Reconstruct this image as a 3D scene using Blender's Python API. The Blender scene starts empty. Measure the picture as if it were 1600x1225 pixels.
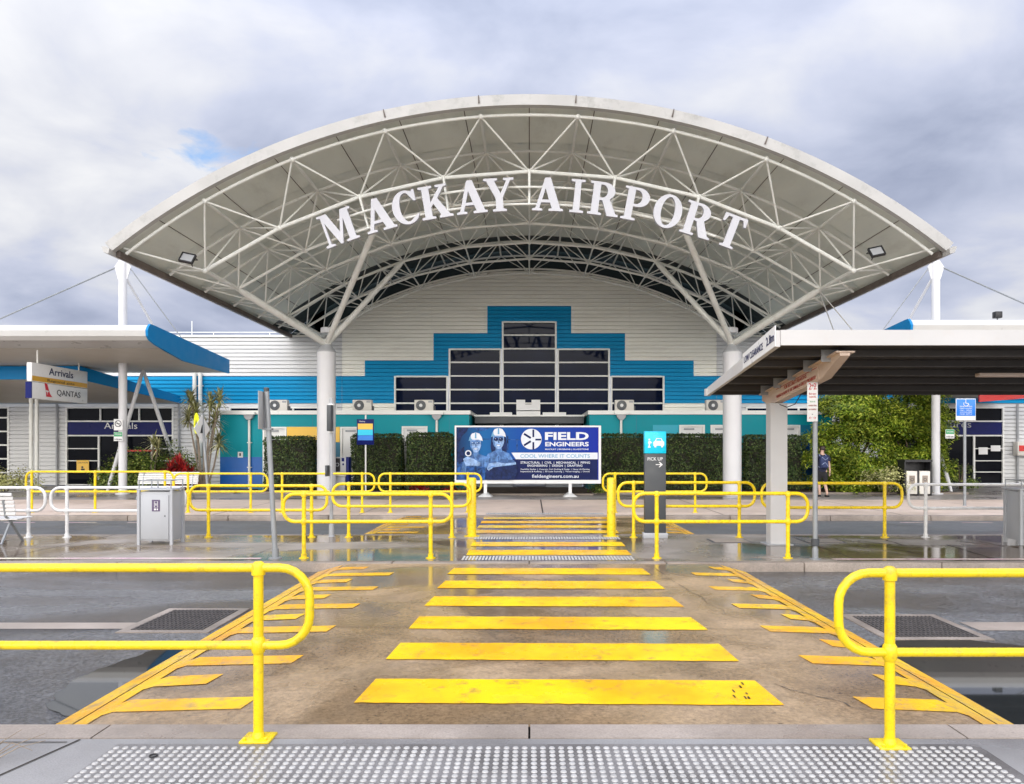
import bpy, bmesh, math, random
from mathutils import Vector, Matrix
random.seed(7)
R = math.radians
PI = math.pi
scene = bpy.context.scene
col = scene.collection

# ------------------------------------------------------------------ camera, sky, sun, exposure
cam_d = bpy.data.cameras.new('camera'); cam = bpy.data.objects.new('camera', cam_d); col.objects.link(cam)
cam.location = (0, 0, 1.65); cam.rotation_euler = (R(90), 0, 0)
cam_d.sensor_width = 36; cam_d.lens = 26; cam_d.shift_x = -27/1600; cam_d.shift_y = 89.5/1600
cam_d.clip_start = 0.05; cam_d.clip_end = 3000
scene.camera = cam
F = 1155.0
def X(px, Y): return (px-827)*Y/F
def Z(py, Y): return 1.65-(py-702)*Y/F
def GY(py, z=0): return F*(1.65-z)/(py-702)

SUN_EL, SUN_ROT = R(52), R(205)      # high, behind the viewer and a little to the left
sd = bpy.data.lights.new('sun', 'SUN'); sd.energy = .6; sd.angle = R(25); sd.color = (1, .96, .9)
sun = bpy.data.objects.new('sun', sd); col.objects.link(sun)
sv = Vector((math.sin(SUN_ROT)*math.cos(SUN_EL), math.cos(SUN_ROT)*math.cos(SUN_EL), math.sin(SUN_EL)))
sun.rotation_euler = sv.to_track_quat('Z', 'Y').to_euler(); sun.location = (0, 0, 60)

world = bpy.data.worlds.new('World'); scene.world = world; world.use_nodes = True
wn, wl = world.node_tree.nodes, world.node_tree.links
wn.clear()
def wnode(t, **k):
    n = wn.new(t)
    for a, b in k.items():
        if a == 'op': n.operation = b
        else: setattr(n, a, b)
    return n
def wmath(op, a, b=None, c=None, clamp=False):
    n = wn.new('ShaderNodeMath'); n.operation = op; n.use_clamp = clamp
    for i, s in enumerate((a, b, c)):
        if s is None: continue
        if isinstance(s, (int, float)): n.inputs[i].default_value = s
        else: wl.new(s, n.inputs[i])
    return n.outputs[0]
wout = wn.new('ShaderNodeOutputWorld'); wbg = wn.new('ShaderNodeBackground'); wbg.inputs[1].default_value = .1
sky = wn.new('ShaderNodeTexSky'); sky.sky_type = 'NISHITA'; sky.sun_disc = False
sky.sun_elevation = SUN_EL; sky.sun_rotation = SUN_ROT; sky.air_density = 1; sky.dust_density = .6
tc = wn.new('ShaderNodeTexCoord'); sep = wn.new('ShaderNodeSeparateXYZ'); wl.new(tc.outputs['Generated'], sep.inputs[0])
elev = wmath('MAXIMUM', sep.outputs[2], 0.0)
den = wmath('ADD', elev, .22)
comb = wn.new('ShaderNodeCombineXYZ')
wl.new(wmath('DIVIDE', sep.outputs[0], den), comb.inputs[0]); wl.new(wmath('DIVIDE', sep.outputs[1], den), comb.inputs[1])
def wnoise(scale, detail, rough, dist, off):
    mp = wn.new('ShaderNodeMapping'); mp.inputs['Location'].default_value = off
    wl.new(comb.outputs[0], mp.inputs[0])
    n = wn.new('ShaderNodeTexNoise'); n.inputs['Scale'].default_value = scale; n.inputs['Detail'].default_value = detail
    n.inputs['Roughness'].default_value = rough; n.inputs['Distortion'].default_value = dist
    wl.new(mp.outputs[0], n.inputs['Vector']); return n.outputs[0]
n1 = wnoise(1.0, 6, .5, .3, (4.3, 2.9, 0)); n2 = wnoise(2.6, 6, .52, .4, (1.3, 7.2, 0)); n3 = wnoise(.5, 2, .5, 0, (9.3, 2.2, 0))
mixn = wmath('ADD', wmath('MULTIPLY', n1, .56), wmath('ADD', wmath('MULTIPLY', n2, .30), wmath('MULTIPLY', n3, .14)))
cr = wn.new('ShaderNodeValToRGB'); wl.new(mixn, cr.inputs[0])
e = cr.color_ramp.elements
e[0].position = .405; e[0].color = (.44, .50, .68, 1)
e[1].position = .625; e[1].color = (1.10, 1.11, 1.15, 1)
x_ = e.new(.47); x_.color = (.62, .68, .87, 1)
x_ = e.new(.52); x_.color = (.76, .81, .99, 1)
x_ = e.new(.565); x_.color = (.92, .945, 1.04, 1)
# an overcast sky is brighter towards the zenith
# plus an added low glow behind the viewer that lights the facade
back = wmath('POWER', wmath('MAXIMUM', wmath('ADD', wmath('MULTIPLY', sep.outputs[1], -.85), wmath('ADD', wmath('MULTIPLY', sep.outputs[0], -.15), .25)), 0.0), 1.0)
horizon_band = wn.new('ShaderNodeMapRange'); horizon_band.interpolation_type = 'SMOOTHSTEP'; wl.new(elev, horizon_band.inputs[0])     # dark bank added low down to keep the window reflections dark
horizon_band.inputs[1].default_value = .04; horizon_band.inputs[2].default_value = .24; horizon_band.inputs[3].default_value = .06; horizon_band.inputs[4].default_value = 1.0
low = wmath('MULTIPLY', wmath('POWER', wmath('SUBTRACT', 1.0, elev), 4.0), horizon_band.outputs[0])
br = wmath('ADD', 3.3, wmath('MULTIPLY', wmath('POWER', elev, 4.0), 14.0))
gcol = wn.new('ShaderNodeVectorMath'); gcol.operation = 'SCALE'; gcol.inputs[0].default_value = (.80, .76, .70); wl.new(wmath('MULTIPLY', wmath('MULTIPLY', back, low), 84.0), gcol.inputs['Scale'])
cm = wn.new('ShaderNodeVectorMath'); cm.operation = 'SCALE'; wl.new(cr.outputs[0], cm.inputs[0]); wl.new(br, cm.inputs['Scale'])
cadd = wn.new('ShaderNodeVectorMath'); cadd.operation = 'ADD'; wl.new(cm.outputs[0], cadd.inputs[0]); wl.new(gcol.outputs[0], cadd.inputs[1])
# one ragged blue gap in the cloud, high on the left
hd = wn.new('ShaderNodeVectorMath'); hd.operation = 'SUBTRACT'; wl.new(comb.outputs[0], hd.inputs[0]); hd.inputs[1].default_value = (-.655, 1.525, 0)
hs = wn.new('ShaderNodeVectorMath'); hs.operation = 'MULTIPLY'; wl.new(hd.outputs[0], hs.inputs[0]); hs.inputs[1].default_value = (1.0, 1.25, 1)
hl = wn.new('ShaderNodeVectorMath'); hl.operation = 'LENGTH'; wl.new(hs.outputs[0], hl.inputs[0])
hn = wnoise(9.0, 5, .6, .4, (2.2, .4, 0))
hole = wn.new('ShaderNodeValToRGB'); wl.new(wmath('ADD', hl.outputs['Value'], wmath('MULTIPLY', wmath('SUBTRACT', hn, .5), .32)), hole.inputs[0])
hole.color_ramp.elements[0].position = .015; hole.color_ramp.elements[0].color = (.0, .0, .0, 1)
hole.color_ramp.elements[1].position = .085; hole.color_ramp.elements[1].color = (1, 1, 1, 1)
wm = wn.new('ShaderNodeMix'); wm.data_type = 'RGBA'
wl.new(hole.outputs[0], wm.inputs[0]); wl.new(sky.outputs[0], wm.inputs[6]); wl.new(cadd.outputs[0], wm.inputs[7])
wl.new(wm.outputs[2], wbg.inputs[0]); wl.new(wbg.outputs[0], wout.inputs[0])

scene.view_settings.view_transform = 'Standard'; scene.view_settings.look = 'None'
scene.view_settings.exposure = 1.25; scene.view_settings.gamma = 1
scene.cycles.max_bounces = 8; scene.cycles.diffuse_bounces = 4

# ------------------------------------------------------------------ helpers
OFF = {}
def tag(o, label=None, cat=None, group=None, kind=None):
    if label: o['label'] = label
    if cat: o['category'] = cat
    if group: o['group'] = group
    if kind: o['kind'] = kind
    return o
def thing(name, label, cat, loc=(0, 0, 0), group=None):
    o = bpy.data.objects.new(name, None); col.objects.link(o); o.location = loc; o.empty_display_size = .2
    OFF[o.name] = Vector(loc); return tag(o, label, cat, group)
def finish(me, name, mats, parent, angle=35, base=None):
    """link a mesh whose vertices are in world metres; its own origin goes to `base` or its parent's"""
    off = OFF[parent.name] if parent else Vector(base or (0, 0, 0))
    if off.length: me.transform(Matrix.Translation(-off))
    if not isinstance(mats, (list, tuple)): mats = [mats]
    if not me.materials:
        for m in mats: me.materials.append(m)
    o = bpy.data.objects.new(name, me); col.objects.link(o)
    if parent: o.parent = parent
    else: o.location = off
    OFF[o.name] = off.copy()
    me.shade_smooth(); me.set_sharp_from_angle(angle=R(angle))
    return o
class MB:
    def __init__(s): s.v = []; s.f = []; s.m = []
    def add(s, vs, fs, mi=0):
        b = len(s.v); s.v += [Vector(p) for p in vs]
        for f in fs: s.f.append([b+i for i in f]); s.m.append(mi)
        return s
    def box(s, x0, x1, y0, y1, z0, z1, mi=0):
        if x0 > x1: x0, x1 = x1, x0
        return s.add([(x0,y0,z0),(x1,y0,z0),(x1,y1,z0),(x0,y1,z0),(x0,y0,z1),(x1,y0,z1),(x1,y1,z1),(x0,y1,z1)],
              [(3,2,1,0),(4,5,6,7),(0,1,5,4),(1,2,6,5),(2,3,7,6),(3,0,4,7)], mi)
    def bevbox(s, x0, x1, y0, y1, z0, z1, r=.01, mi=0):
        if x0 > x1: x0, x1 = x1, x0
        bm = bmesh.new(); bmesh.ops.create_cube(bm, size=1)
        for v in bm.verts: v.co = Vector((x0+(v.co.x+.5)*(x1-x0), y0+(v.co.y+.5)*(y1-y0), z0+(v.co.z+.5)*(z1-z0)))
        bmesh.ops.bevel(bm, geom=bm.edges[:], offset=r, segments=2, affect='EDGES', profile=.5)
        bm.verts.index_update()
        s.add([v.co.copy() for v in bm.verts], [[v.index for v in f.verts] for f in bm.faces], mi); bm.free(); return s
    def quad(s, a, b, c, d, mi=0): return s.add([a, b, c, d], [(0,1,2,3)], mi)
    def sheet(s, x0, x1, y0, y1, z, mi=0): return s.quad((x0,y0,z),(x1,y0,z),(x1,y1,z),(x0,y1,z), mi)
    def poly(s, pts, mi=0): return s.add(pts, [tuple(range(len(pts)))], mi)
    def prism(s, pts, d, mi=0):
        """closed planar outline (list of 3-D points) pushed along vector d"""
        n = len(pts); d = Vector(d); a = [Vector(p) for p in pts]
        nrm = Vector((0,0,0))
        for i in range(n): nrm += a[i].cross(a[(i+1) % n])
        if nrm.dot(d) > 0: a = a[::-1]
        b = [p+d for p in a]
        fs = [tuple(range(n)), tuple(range(2*n-1, n-1, -1))]
        for i in range(n):
            j = (i+1) % n; fs.append((i, n+i, n+j, j))
        return s.add(a+b, fs, mi)
    def path(s, pts, r, n=10, closed=False, mi=0, caps=True):
        pts = [Vector(p) for p in pts]; N = len(pts); rs = r if isinstance(r, (list, tuple)) else [r]*N
        rings = []; up = None
        for i in range(N):
            if closed: t = (pts[(i+1) % N]-pts[i-1])
            elif i == 0: t = pts[1]-pts[0]
            elif i == N-1: t = pts[-1]-pts[-2]
            else: t = (pts[i+1]-pts[i]).normalized()+(pts[i]-pts[i-1]).normalized()
            if t.length < 1e-9: t = Vector((0,0,1))
            t.normalize()
            if up is None:
                up = Vector((0,0,1)) if abs(t.z) < .9 else Vector((0,1,0))
            sx = t.cross(up)
            if sx.length < 1e-4: sx = t.orthogonal()
            sx.normalize(); up = sx.cross(t).normalized()
            rings.append([pts[i]+(sx*math.cos(2*PI*k/n)+up*math.sin(2*PI*k/n))*rs[i] for k in range(n)])
        fs = []
        M = N if closed else N-1
        for i in range(M):
            a = i*n; b = ((i+1) % N)*n
            for k in range(n):
                fs.append((a+k, a+(k+1) % n, b+(k+1) % n, b+k))
        if not closed and caps:
            fs.append(tuple(range(n-1, -1, -1))); fs.append(tuple((N-1)*n+k for k in range(n)))
        return s.add([p for rg in rings for p in rg], fs, mi)
    def tube(s, a, b, r, n=10, mi=0): return s.path([a, b], r, n, mi=mi)
    def lathe(s, c, prof, n=20, mi=0, axis='Z'):
        """prof: (radius, height) list round a vertical axis at c"""
        c = Vector(c); vs = []; fs = []
        for r, h in prof:
            for k in range(n):
                a = 2*PI*k/n
                if axis == 'Z': vs.append(c+Vector((r*math.cos(a), r*math.sin(a), h)))
                elif axis == 'Y': vs.append(c+Vector((r*math.cos(a), -h, r*math.sin(a))))
        m = len(prof)
        for i in range(m-1):
            for k in range(n): fs.append((i*n+k, i*n+(k+1) % n, (i+1)*n+(k+1) % n, (i+1)*n+k))
        fs.append(tuple(range(n-1, -1, -1))); fs.append(tuple((m-1)*n+k for k in range(n)))
        return s.add(vs, fs, mi)
    def ball(s, c, r, n=8, mi=0):
        prof = [(max(r*math.sin(PI*i/6), .001), -r*math.cos(PI*i/6)) for i in range(7)]
        return s.lathe(c, prof, n, mi)
    def xform(s, M):
        s.v = [M @ p for p in s.v]; return s
    def build(s, name, mats, parent=None, angle=35, base=None):
        me = bpy.data.meshes.new(name); me.from_pydata([tuple(p) for p in s.v], [], s.f)
        if not isinstance(mats, (list, tuple)): mats = [mats]
        for m in mats: me.materials.append(m)
        if len(mats) > 1: me.polygons.foreach_set('material_index', s.m)
        me.update()
        return finish(me, name, mats, parent, angle, base)
def struct(o): o['kind'] = 'structure'; return o
def copy_tree(o, parent=None):
    c = o.copy(); col.objects.link(c); c.parent = parent
    for ch in [k for k in bpy.data.objects if k.parent == o]: copy_tree(ch, c)
    return c
def frame_mat(o, u, v):
    u = Vector(u).normalized(); v = Vector(v); v = (v-u*v.dot(u)).normalized(); w = u.cross(v)
    return Matrix(((u.x, v.x, w.x, o[0]), (u.y, v.y, w.y, o[1]), (u.z, v.z, w.z, o[2]), (0, 0, 0, 1)))
def text(s, o, h, mat, parent, name='lettering', u=(1,0,0), v=(0,0,1), width=None, align='LEFT', depth=.004, bold=0, base=None):
    """lettering of cap height h whose baseline starts (or centres) at point o; u = reading direction, v = up"""
    cu = bpy.data.curves.new(name, 'FONT'); cu.body = s; cu.resolution_u = 3; cu.extrude = depth/2; cu.offset = bold
    cu.size = 1; ob = bpy.data.objects.new(name+'_tmp', cu); col.objects.link(ob)
    dg = bpy.context.evaluated_depsgraph_get(); me = bpy.data.meshes.new_from_object(ob.evaluated_get(dg))
    bpy.data.objects.remove(ob); bpy.data.curves.remove(cu)
    xs = [p.co.x for p in me.vertices]; x0, x1 = min(xs), max(xs)
    k = h/.73; sx = k if width is None else width/(x1-x0)
    ox = {'LEFT': 0, 'CENTER': -(x1-x0)/2*sx, 'RIGHT': -(x1-x0)*sx}[align]
    me.transform(Matrix.Translation((ox-x0*sx, 0, 0)) @ Matrix.Diagonal((sx, k, 1, 1)))
    me.transform(frame_mat(o, u, v)); me.name = name
    me.materials.clear()
    return finish(me, name, mat, parent, 30, base)
def shape2d(name, loops, o, u, v, depth, mat, parent, scale=1, bevel=0):
    """flat outlines with holes, extruded"""
    cu = bpy.data.curves.new(name, 'CURVE'); cu.dimensions = '2D'; cu.fill_mode = 'BOTH'; cu.extrude = depth/2; cu.bevel_depth = bevel; cu.bevel_resolution = 1
    for lp in loops:
        sp = cu.splines.new('POLY'); sp.points.add(len(lp)-1); sp.use_cyclic_u = True
        for i, (a, b) in enumerate(lp): sp.points[i].co = (a*scale, b*scale, 0, 1)
    ob = bpy.data.objects.new(name+'_tmp', cu); col.objects.link(ob)
    dg = bpy.context.evaluated_depsgraph_get(); me = bpy.data.meshes.new_from_object(ob.evaluated_get(dg))
    bpy.data.objects.remove(ob); bpy.data.curves.remove(cu)
    me.transform(frame_mat(o, u, v)); me.name = name; me.materials.clear()
    return finish(me, name, mat, parent, 30)

# ------------------------------------------------------------------ materials
def newmat(name):
    m = bpy.data.materials.new(name); m.use_nodes = True
    nt = m.node_tree; b = nt.nodes['Principled BSDF']; return m, nt, b
def nn(nt, t, **k):
    n = nt.nodes.new(t)
    for a, v in k.items(): n.inputs[a].default_value = v
    return n
def noise(nt, scale, detail=4, rough=.55, vec=None, dist=0):
    n = nn(nt, 'ShaderNodeTexNoise', Scale=scale, Detail=detail, Roughness=rough, Distortion=dist)
    if vec is not None: nt.links.new(vec, n.inputs['Vector'])
    return n.outputs[0]
def ramp(nt, fac, stops):
    r = nt.nodes.new('ShaderNodeValToRGB'); nt.links.new(fac, r.inputs[0]); e = r.color_ramp.elements
    while len(e) < len(stops): e.new(.5)
    for el, (p, c) in zip(e, stops):
        el.position = p; el.color = (c, c, c, 1) if isinstance(c, (int, float)) else (*c, 1)
    return r.outputs[0]
def mixc(nt, fac, a, b, mode='MIX'):
    n = nt.nodes.new('ShaderNodeMix'); n.data_type = 'RGBA'; n.blend_type = mode
    for i, s in ((0, fac), (6, a), (7, b)):
        if isinstance(s, (int, float)): n.inputs[i].default_value = s
        elif isinstance(s, tuple): n.inputs[i].default_value = (*s, 1)
        else: nt.links.new(s, n.inputs[i])
    return n.outputs[2]
def opos(nt, stretch=None):
    t = nt.nodes.new('ShaderNodeNewGeometry').outputs['Position']
    if stretch:
        m = nt.nodes.new('ShaderNodeMapping'); m.inputs['Scale'].default_value = stretch
        nt.links.new(t, m.inputs[0]); t = m.outputs[0]
    return t
def paint(name, c, rough=.45, var=.12, scale=1.5, spec=.5, metal=0, dirt=None, dirt_amt=.25, stretch=(1,1,1), bump=0):
    m, nt, b = newmat(name); p = opos(nt, stretch)
    n = noise(nt, scale, 6, .6, p)
    lo = tuple(x*(1-var) for x in c); hi = tuple(min(x*(1+var*.5), 1) for x in c)
    cc = ramp(nt, n, [(.3, lo), (.7, hi)])
    if dirt:
        d = ramp(nt, noise(nt, scale*2.3, 8, .7, p), [(.52, 0), (.72, dirt_amt)])
        cc = mixc(nt, d, cc, dirt)
    nt.links.new(cc, b.inputs['Base Color'])
    nt.links.new(ramp(nt, noise(nt, scale*4, 3, .5, p), [(.3, max(rough-.1, .03)), (.7, rough+.1)]), b.inputs['Roughness'])
    b.inputs['Specular IOR Level'].default_value = spec; b.inputs['Metallic'].default_value = metal
    if bump:
        bp = nn(nt, 'ShaderNodeBump', Strength=bump, Distance=.01); nt.links.new(noise(nt, scale*20, 3, .6, p), bp.inputs['Height'])
        nt.links.new(bp.outputs[0], b.inputs['Normal'])
    return m
def ground(name, c_dry, c_wet, wscale=.5, wet=(.42, .58), r_dry=.55, r_wet=.12, r_pud=None, grain=90, grain_amt=.25, bump=.35, stretch=(1,1,1), stain=.3, spec=.5, pits=.3, bd=.004, wb=.12):
    """wet paving: wet patches are darker and smoother, dry ones lighter and rougher"""
    m, nt, b = newmat(name); p = opos(nt)
    ps = opos(nt, stretch)
    w = ramp(nt, noise(nt, wscale, 5, .55, ps, .4), [(wet[0], 0), (wet[1], 1)])
    g = ramp(nt, noise(nt, grain, 3, .7, p), [(.36, 1-grain_amt), (.64, 1+grain_amt*.4)])
    pit = ramp(nt, noise(nt, grain*.42, 2, .6, p), [(.66, 1.0), (.74, 1-pits)])
    st = ramp(nt, noise(nt, 1.3, 9, .68, p, .3), [(.3, 1-stain), (.65, 1.0)])
    cc = mixc(nt, w, tuple(c_dry), tuple(c_wet))
    cc = mixc(nt, 1.0, cc, g, 'MULTIPLY'); cc = mixc(nt, 1.0, cc, st, 'MULTIPLY'); cc = mixc(nt, 1.0, cc, pit, 'MULTIPLY')
    nt.links.new(cc, b.inputs['Base Color'])
    rr = ramp(nt, noise(nt, wscale*5, 5, .6, ps), [(.3, -.06), (.7, .08)])
    a = nt.nodes.new('ShaderNodeMath'); a.operation = 'ADD'
    nt.links.new(ramp(nt, w, [(0, r_dry), (1, r_wet)]), a.inputs[0]); nt.links.new(rr, a.inputs[1]); a.use_clamp = True
    nt.links.new(a.outputs[0], b.inputs['Roughness'])
    bp = nn(nt, 'ShaderNodeBump', Distance=bd)
    nt.links.new(ramp(nt, w, [(0, bump), (1, bump*wb)]), bp.inputs['Strength'])
    nt.links.new(noise(nt, grain*1.6, 4, .7, p), bp.inputs['Height']); nt.links.new(bp.outputs[0], b.inputs['Normal'])
    b.inputs['Specular IOR Level'].default_value = spec
    return m
def leafmat(name, c1, c2, c3, rough=.45, trans=.0, spec=.35):
    m, nt, b = newmat(name)
    g = nt.nodes.new('ShaderNodeNewGeometry')
    cc = ramp(nt, g.outputs['Random Per Island'], [(0, c1), (.55, c2), (1, c3)])
    cl = ramp(nt, noise(nt, 1.6, 3, .5, g.outputs['Position']), [(.35, .6), (.65, 1.25)])
    nt.links.new(mixc(nt, 1.0, cc, cl, 'MULTIPLY'), b.inputs['Base Color'])
    b.inputs['Roughness'].default_value = rough; b.inputs['Specular IOR Level'].default_value = spec
    if trans:
        b.inputs['Subsurface Weight'].default_value = 0
    return m
M = {}
M['asphalt'] = ground('asphalt', (.20,.20,.203), (.045,.045,.048), .42, (.42,.58), .26, .03, spec=1.0, grain=36, grain_amt=.8, bump=1.0, stretch=(.5,1.2,1), pits=.6, bd=.022, wb=.4)
M['asphalt_far'] = ground('asphalt_far', (.115,.118,.118), (.085,.088,.09), .3, (.45,.65), .6, .3, grain=90, grain_amt=.25, bump=.35)
M['crossing'] = ground('crossing_concrete', (.47,.325,.185), (.28,.185,.10), .42, (.40,.54), .40, .02, grain=38, grain_amt=.34, bump=.6, stain=.45, pits=.55, spec=.75, bd=.006)
M['island'] = ground('island_concrete', (.36,.315,.27), (.18,.13,.09), .36, (.38,.52), .42, .02, grain=60, grain_amt=.2, bump=.25, stretch=(.6,1,1), stain=.3)
M['footpath_near'] = ground('footpath_near', (.33,.32,.31), (.21,.20,.195), .5, (.35,.6), .5, .16, grain=110, grain_amt=.2, bump=.25, stain=.2)
M['footpath_far'] = ground('footpath_far', (.62,.50,.41), (.50,.39,.31), .4, (.45,.7), .6, .3, grain=60, grain_amt=.12, bump=.2, stain=.2)
M['pavement_dark'] = ground('pavement_dark', (.34,.31,.29), (.22,.195,.18), .35, (.4,.6), .5, .12, grain=60, grain_amt=.15, bump=.2, stain=.25)
M['kerb'] = ground('kerb_concrete', (.36,.30,.25), (.26,.21,.17), .8, (.4,.65), .6, .25, grain=80, grain_amt=.3, bump=.4, stain=.45)
M['kerb_light'] = ground('kerb_light', (.40,.335,.28), (.30,.245,.20), .8, (.4,.65), .5, .2, grain=80, grain_amt=.2, bump=.3, stain=.3)
M['mulch'] = ground('mulch', (.16,.10,.065), (.09,.055,.035), 2, (.4,.6), .9, .8, grain=35, grain_amt=.7, bump=1, stain=.5)
def road_paint(name, c, worn, wear=(.60, .72)):
    m, nt, b = newmat(name); p = opos(nt)
    n = ramp(nt, noise(nt, 6, 9, .72, p), [(wear[0], 0), (wear[1], .8)])
    cc = mixc(nt, ramp(nt, noise(nt, 1.1, 6, .62, p), [(.38, 0), (.62, 1)]), c, (c[0]*.92, c[1]*.66, c[2]))
    cc = mixc(nt, n, cc, worn)
    sp = ramp(nt, noise(nt, 60, 3, .7, p), [(.66, 0), (.74, .55)])
    cc = mixc(nt, sp, cc, worn)
    nt.links.new(cc, b.inputs['Base Color'])
    nt.links.new(ramp(nt, noise(nt, .8, 5, .6, p), [(.4, .12), (.62, .42)]), b.inputs['Roughness'])
    b.inputs['Specular IOR Level'].default_value = .22
    bp = nn(nt, 'ShaderNodeBump', Strength=.25, Distance=.003); nt.links.new(noise(nt, 130, 3, .7, p), bp.inputs['Height']); nt.links.new(bp.outputs[0], b.inputs['Normal'])
    return m
M['yellow_line'] = road_paint('yellow_road_paint', (.86,.57,.006), (.34,.21,.05), (.54, .66))
M['yellow_line_worn'] = road_paint('worn_yellow_road_paint', (.80,.50,.012), (.32,.22,.1), (.5, .64))
M['cream_line'] = road_paint('cream_road_paint', (.72,.66,.50), (.35,.29,.22))
M['yellow'] = paint('yellow_rail_paint', (.78,.555,.003), .3, .12, 5, dirt=(.22,.15,.04), dirt_amt=.7)
M['white_rail'] = paint('white_rail_paint', (.66,.655,.64), .3, .05, 3, dirt=(.5,.45,.38), dirt_amt=.25)
M['steel_white'] = paint('canopy_white_steel', (.73,.735,.685), .4, .10, 2, dirt=(.42,.34,.24), dirt_amt=.3)
M['soffit'] = paint('canopy_soffit', (.675,.70,.63), .5, .13, .7, dirt=(.32,.30,.25), dirt_amt=.3, stretch=(1,.35,1))
M['fascia'] = paint('canopy_fascia', (.44,.43,.41), .45, .14, .9, dirt=(.18,.18,.16), dirt_amt=.5)
M['rust'] = paint('rusty_steel', (.12,.095,.08), .7, .3, 4)
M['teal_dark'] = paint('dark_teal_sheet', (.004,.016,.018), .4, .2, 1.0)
M['letter'] = paint('white_letter', (.46,.46,.49), .35, .03, 2)
M['clad_white'] = paint('white_cladding', (.86,.85,.765), .42, .07, .6, dirt=(.5,.46,.38), dirt_amt=.22, stretch=(.5,1,2))
M['clad_white_dimmed'] = paint('white_cladding_dimmed', (.60,.605,.60), .42, .07, .6, dirt=(.4,.38,.33), dirt_amt=.22, stretch=(.5,1,2))  # white cladding darkened to offset the stronger light outside the canopy
M['clad_blue'] = paint('blue_cladding', (.001,.26,.52), .45, .08, .5, spec=.15, stretch=(.5,1,2))
M['frame_white'] = paint('window_frame_white', (.76,.76,.72), .35, .04, 2)
M['column'] = paint('column_white', (.62,.62,.63), .4, .05, 1.2, dirt=(.55,.52,.48), dirt_amt=.2)
M['grey_steel'] = paint('grey_steel', (.34,.35,.36), .4, .12, 3)
M['galv'] = paint('galvanised_steel', (.27,.285,.295), .45, .15, 6, metal=.3)
M['dark_grey'] = paint('charcoal_paint', (.05,.055,.06), .45, .1, 2)
M['black'] = paint('black_paint', (.012,.012,.014), .45, .1, 2)
M['teal'] = paint('teal_panel', (.0,.26,.31), .45, .08, .8, spec=.2)
M['teal_low'] = paint('deep_teal_panel', (.0,.15,.25), .38, .08, .8)
M['panel_blue'] = paint('blue_panel', (.003,.105,.40), .38, .08, .8)
M['panel_sky'] = paint('light_blue_panel', (.0,.34,.46), .38, .08, .8)
M['panel_yellow'] = paint('yellow_panel', (.83,.50,.06), .38, .06, .8)
M['door_white'] = paint('door_white', (.72,.72,.70), .4, .05, 1.5)
M['wing_white'] = paint('wing_white', (.50,.49,.465), .35, .07, .7, dirt=(.5,.46,.4), dirt_amt=.2)
M['wing_under'] = paint('wing_soffit', (.52,.48,.41), .5, .08, .5)
M['wing_blue'] = paint('wing_blue_fascia', (.002,.20,.47), .4, .03, .8, spec=.2)
M['red_fascia'] = paint('red_fascia', (.62,.012,.01), .35, .06, .8)
M['shelter_white'] = paint('shelter_white', (.50,.49,.48), .4, .07, 1.5, dirt=(.5,.42,.34), dirt_amt=.25)
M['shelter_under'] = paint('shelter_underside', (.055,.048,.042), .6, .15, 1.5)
M['shelter_beam'] = paint('shelter_beam', (.60,.47,.38), .5, .1, 2, dirt=(.4,.25,.18), dirt_amt=.3)
M['navy'] = paint('navy_band', (.003,.008,.10), .35, .1, 1, spec=.15)
M['bin_grey'] = paint('bin_grey', (.37,.38,.395), .38, .06, 2, dirt=(.4,.38,.36), dirt_amt=.2)
M['sign_white'] = paint('sign_white', (.70,.70,.69), .35, .04, 2)
M['red_text'] = paint('red_text', (.38,.035,.02), .5, .1, 2)
M['blue_text'] = paint('navy_text', (.012,.016,.07), .45, .05, 2)
M['amber'] = paint('amber_band', (.60,.33,.02), .4, .05, 2)
M['red_logo'] = paint('red_logo', (.55,.008,.02), .4, .05, 2)
M['green_sign'] = paint('green_sign', (.01,.30,.10), .4, .05, 2)
M['blue_sign'] = paint('blue_sign', (.008,.17,.62), .35, .05, 2)
M['cyan_sign'] = paint('cyan_sign', (.0,.52,.72), .35, .03, 2)
M['lime'] = paint('fluoro_yellow', (.80,.83,.0), .35, .04, 2)
M['purple'] = paint('purple_plaque', (.10,.07,.13), .4, .05, 2)
M['grate_iron'] = paint('grate_iron', (.10,.09,.085), .6, .3, 9, spec=.25)
M['crack'] = paint('crack_dark', (.035,.028,.022), .8, .3, 4)
M['wood_ac'] = paint('ac_casing', (.66,.63,.57), .45, .06, 2)
M['bark'] = paint('bark', (.14,.10,.07), .8, .3, 6, bump=.6)
M['palm_stem'] = paint('palm_stem', (.26,.21,.16), .8, .25, 6, bump=.5)
M['twig'] = paint('twigs', (.022,.019,.012), .9, .3, 6)  # hedge core, near-black: inner shade put into the twig colour
M['leaf_hedge'] = leafmat('hedge_leaves', (.014,.028,.008), (.036,.066,.017), (.11,.145,.04), .45, spec=.25)
M['leaf_tree'] = leafmat('tree_leaves', (.045,.10,.006), (.17,.25,.014), (.44,.48,.06), .5)
M['leaf_shrub'] = leafmat('shrub_leaves', (.04,.08,.012), (.12,.18,.025), (.32,.36,.08), .5)
M['leaf_pale'] = leafmat('pale_leaves', (.20,.22,.06), (.40,.40,.15), (.58,.55,.28), .5)
M['leaf_palm'] = leafmat('spiky_leaves', (.16,.17,.06), (.36,.36,.15), (.55,.52,.28), .5)
M['leaf_red'] = leafmat('red_leaves', (.07,.008,.010), (.30,.014,.018), (.52,.04,.03), .4)
M['skin'] = paint('skin', (.56,.36,.27), .5, .05, 8)
M['navy_cloth'] = paint('navy_cloth', (.012,.016,.045), .8, .2, 12)
M['black_cloth'] = paint('black_cloth', (.010,.010,.013), .8, .2, 12)
M['pack'] = paint('backpack_cloth', (.02,.035,.11), .7, .2, 10)
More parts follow.
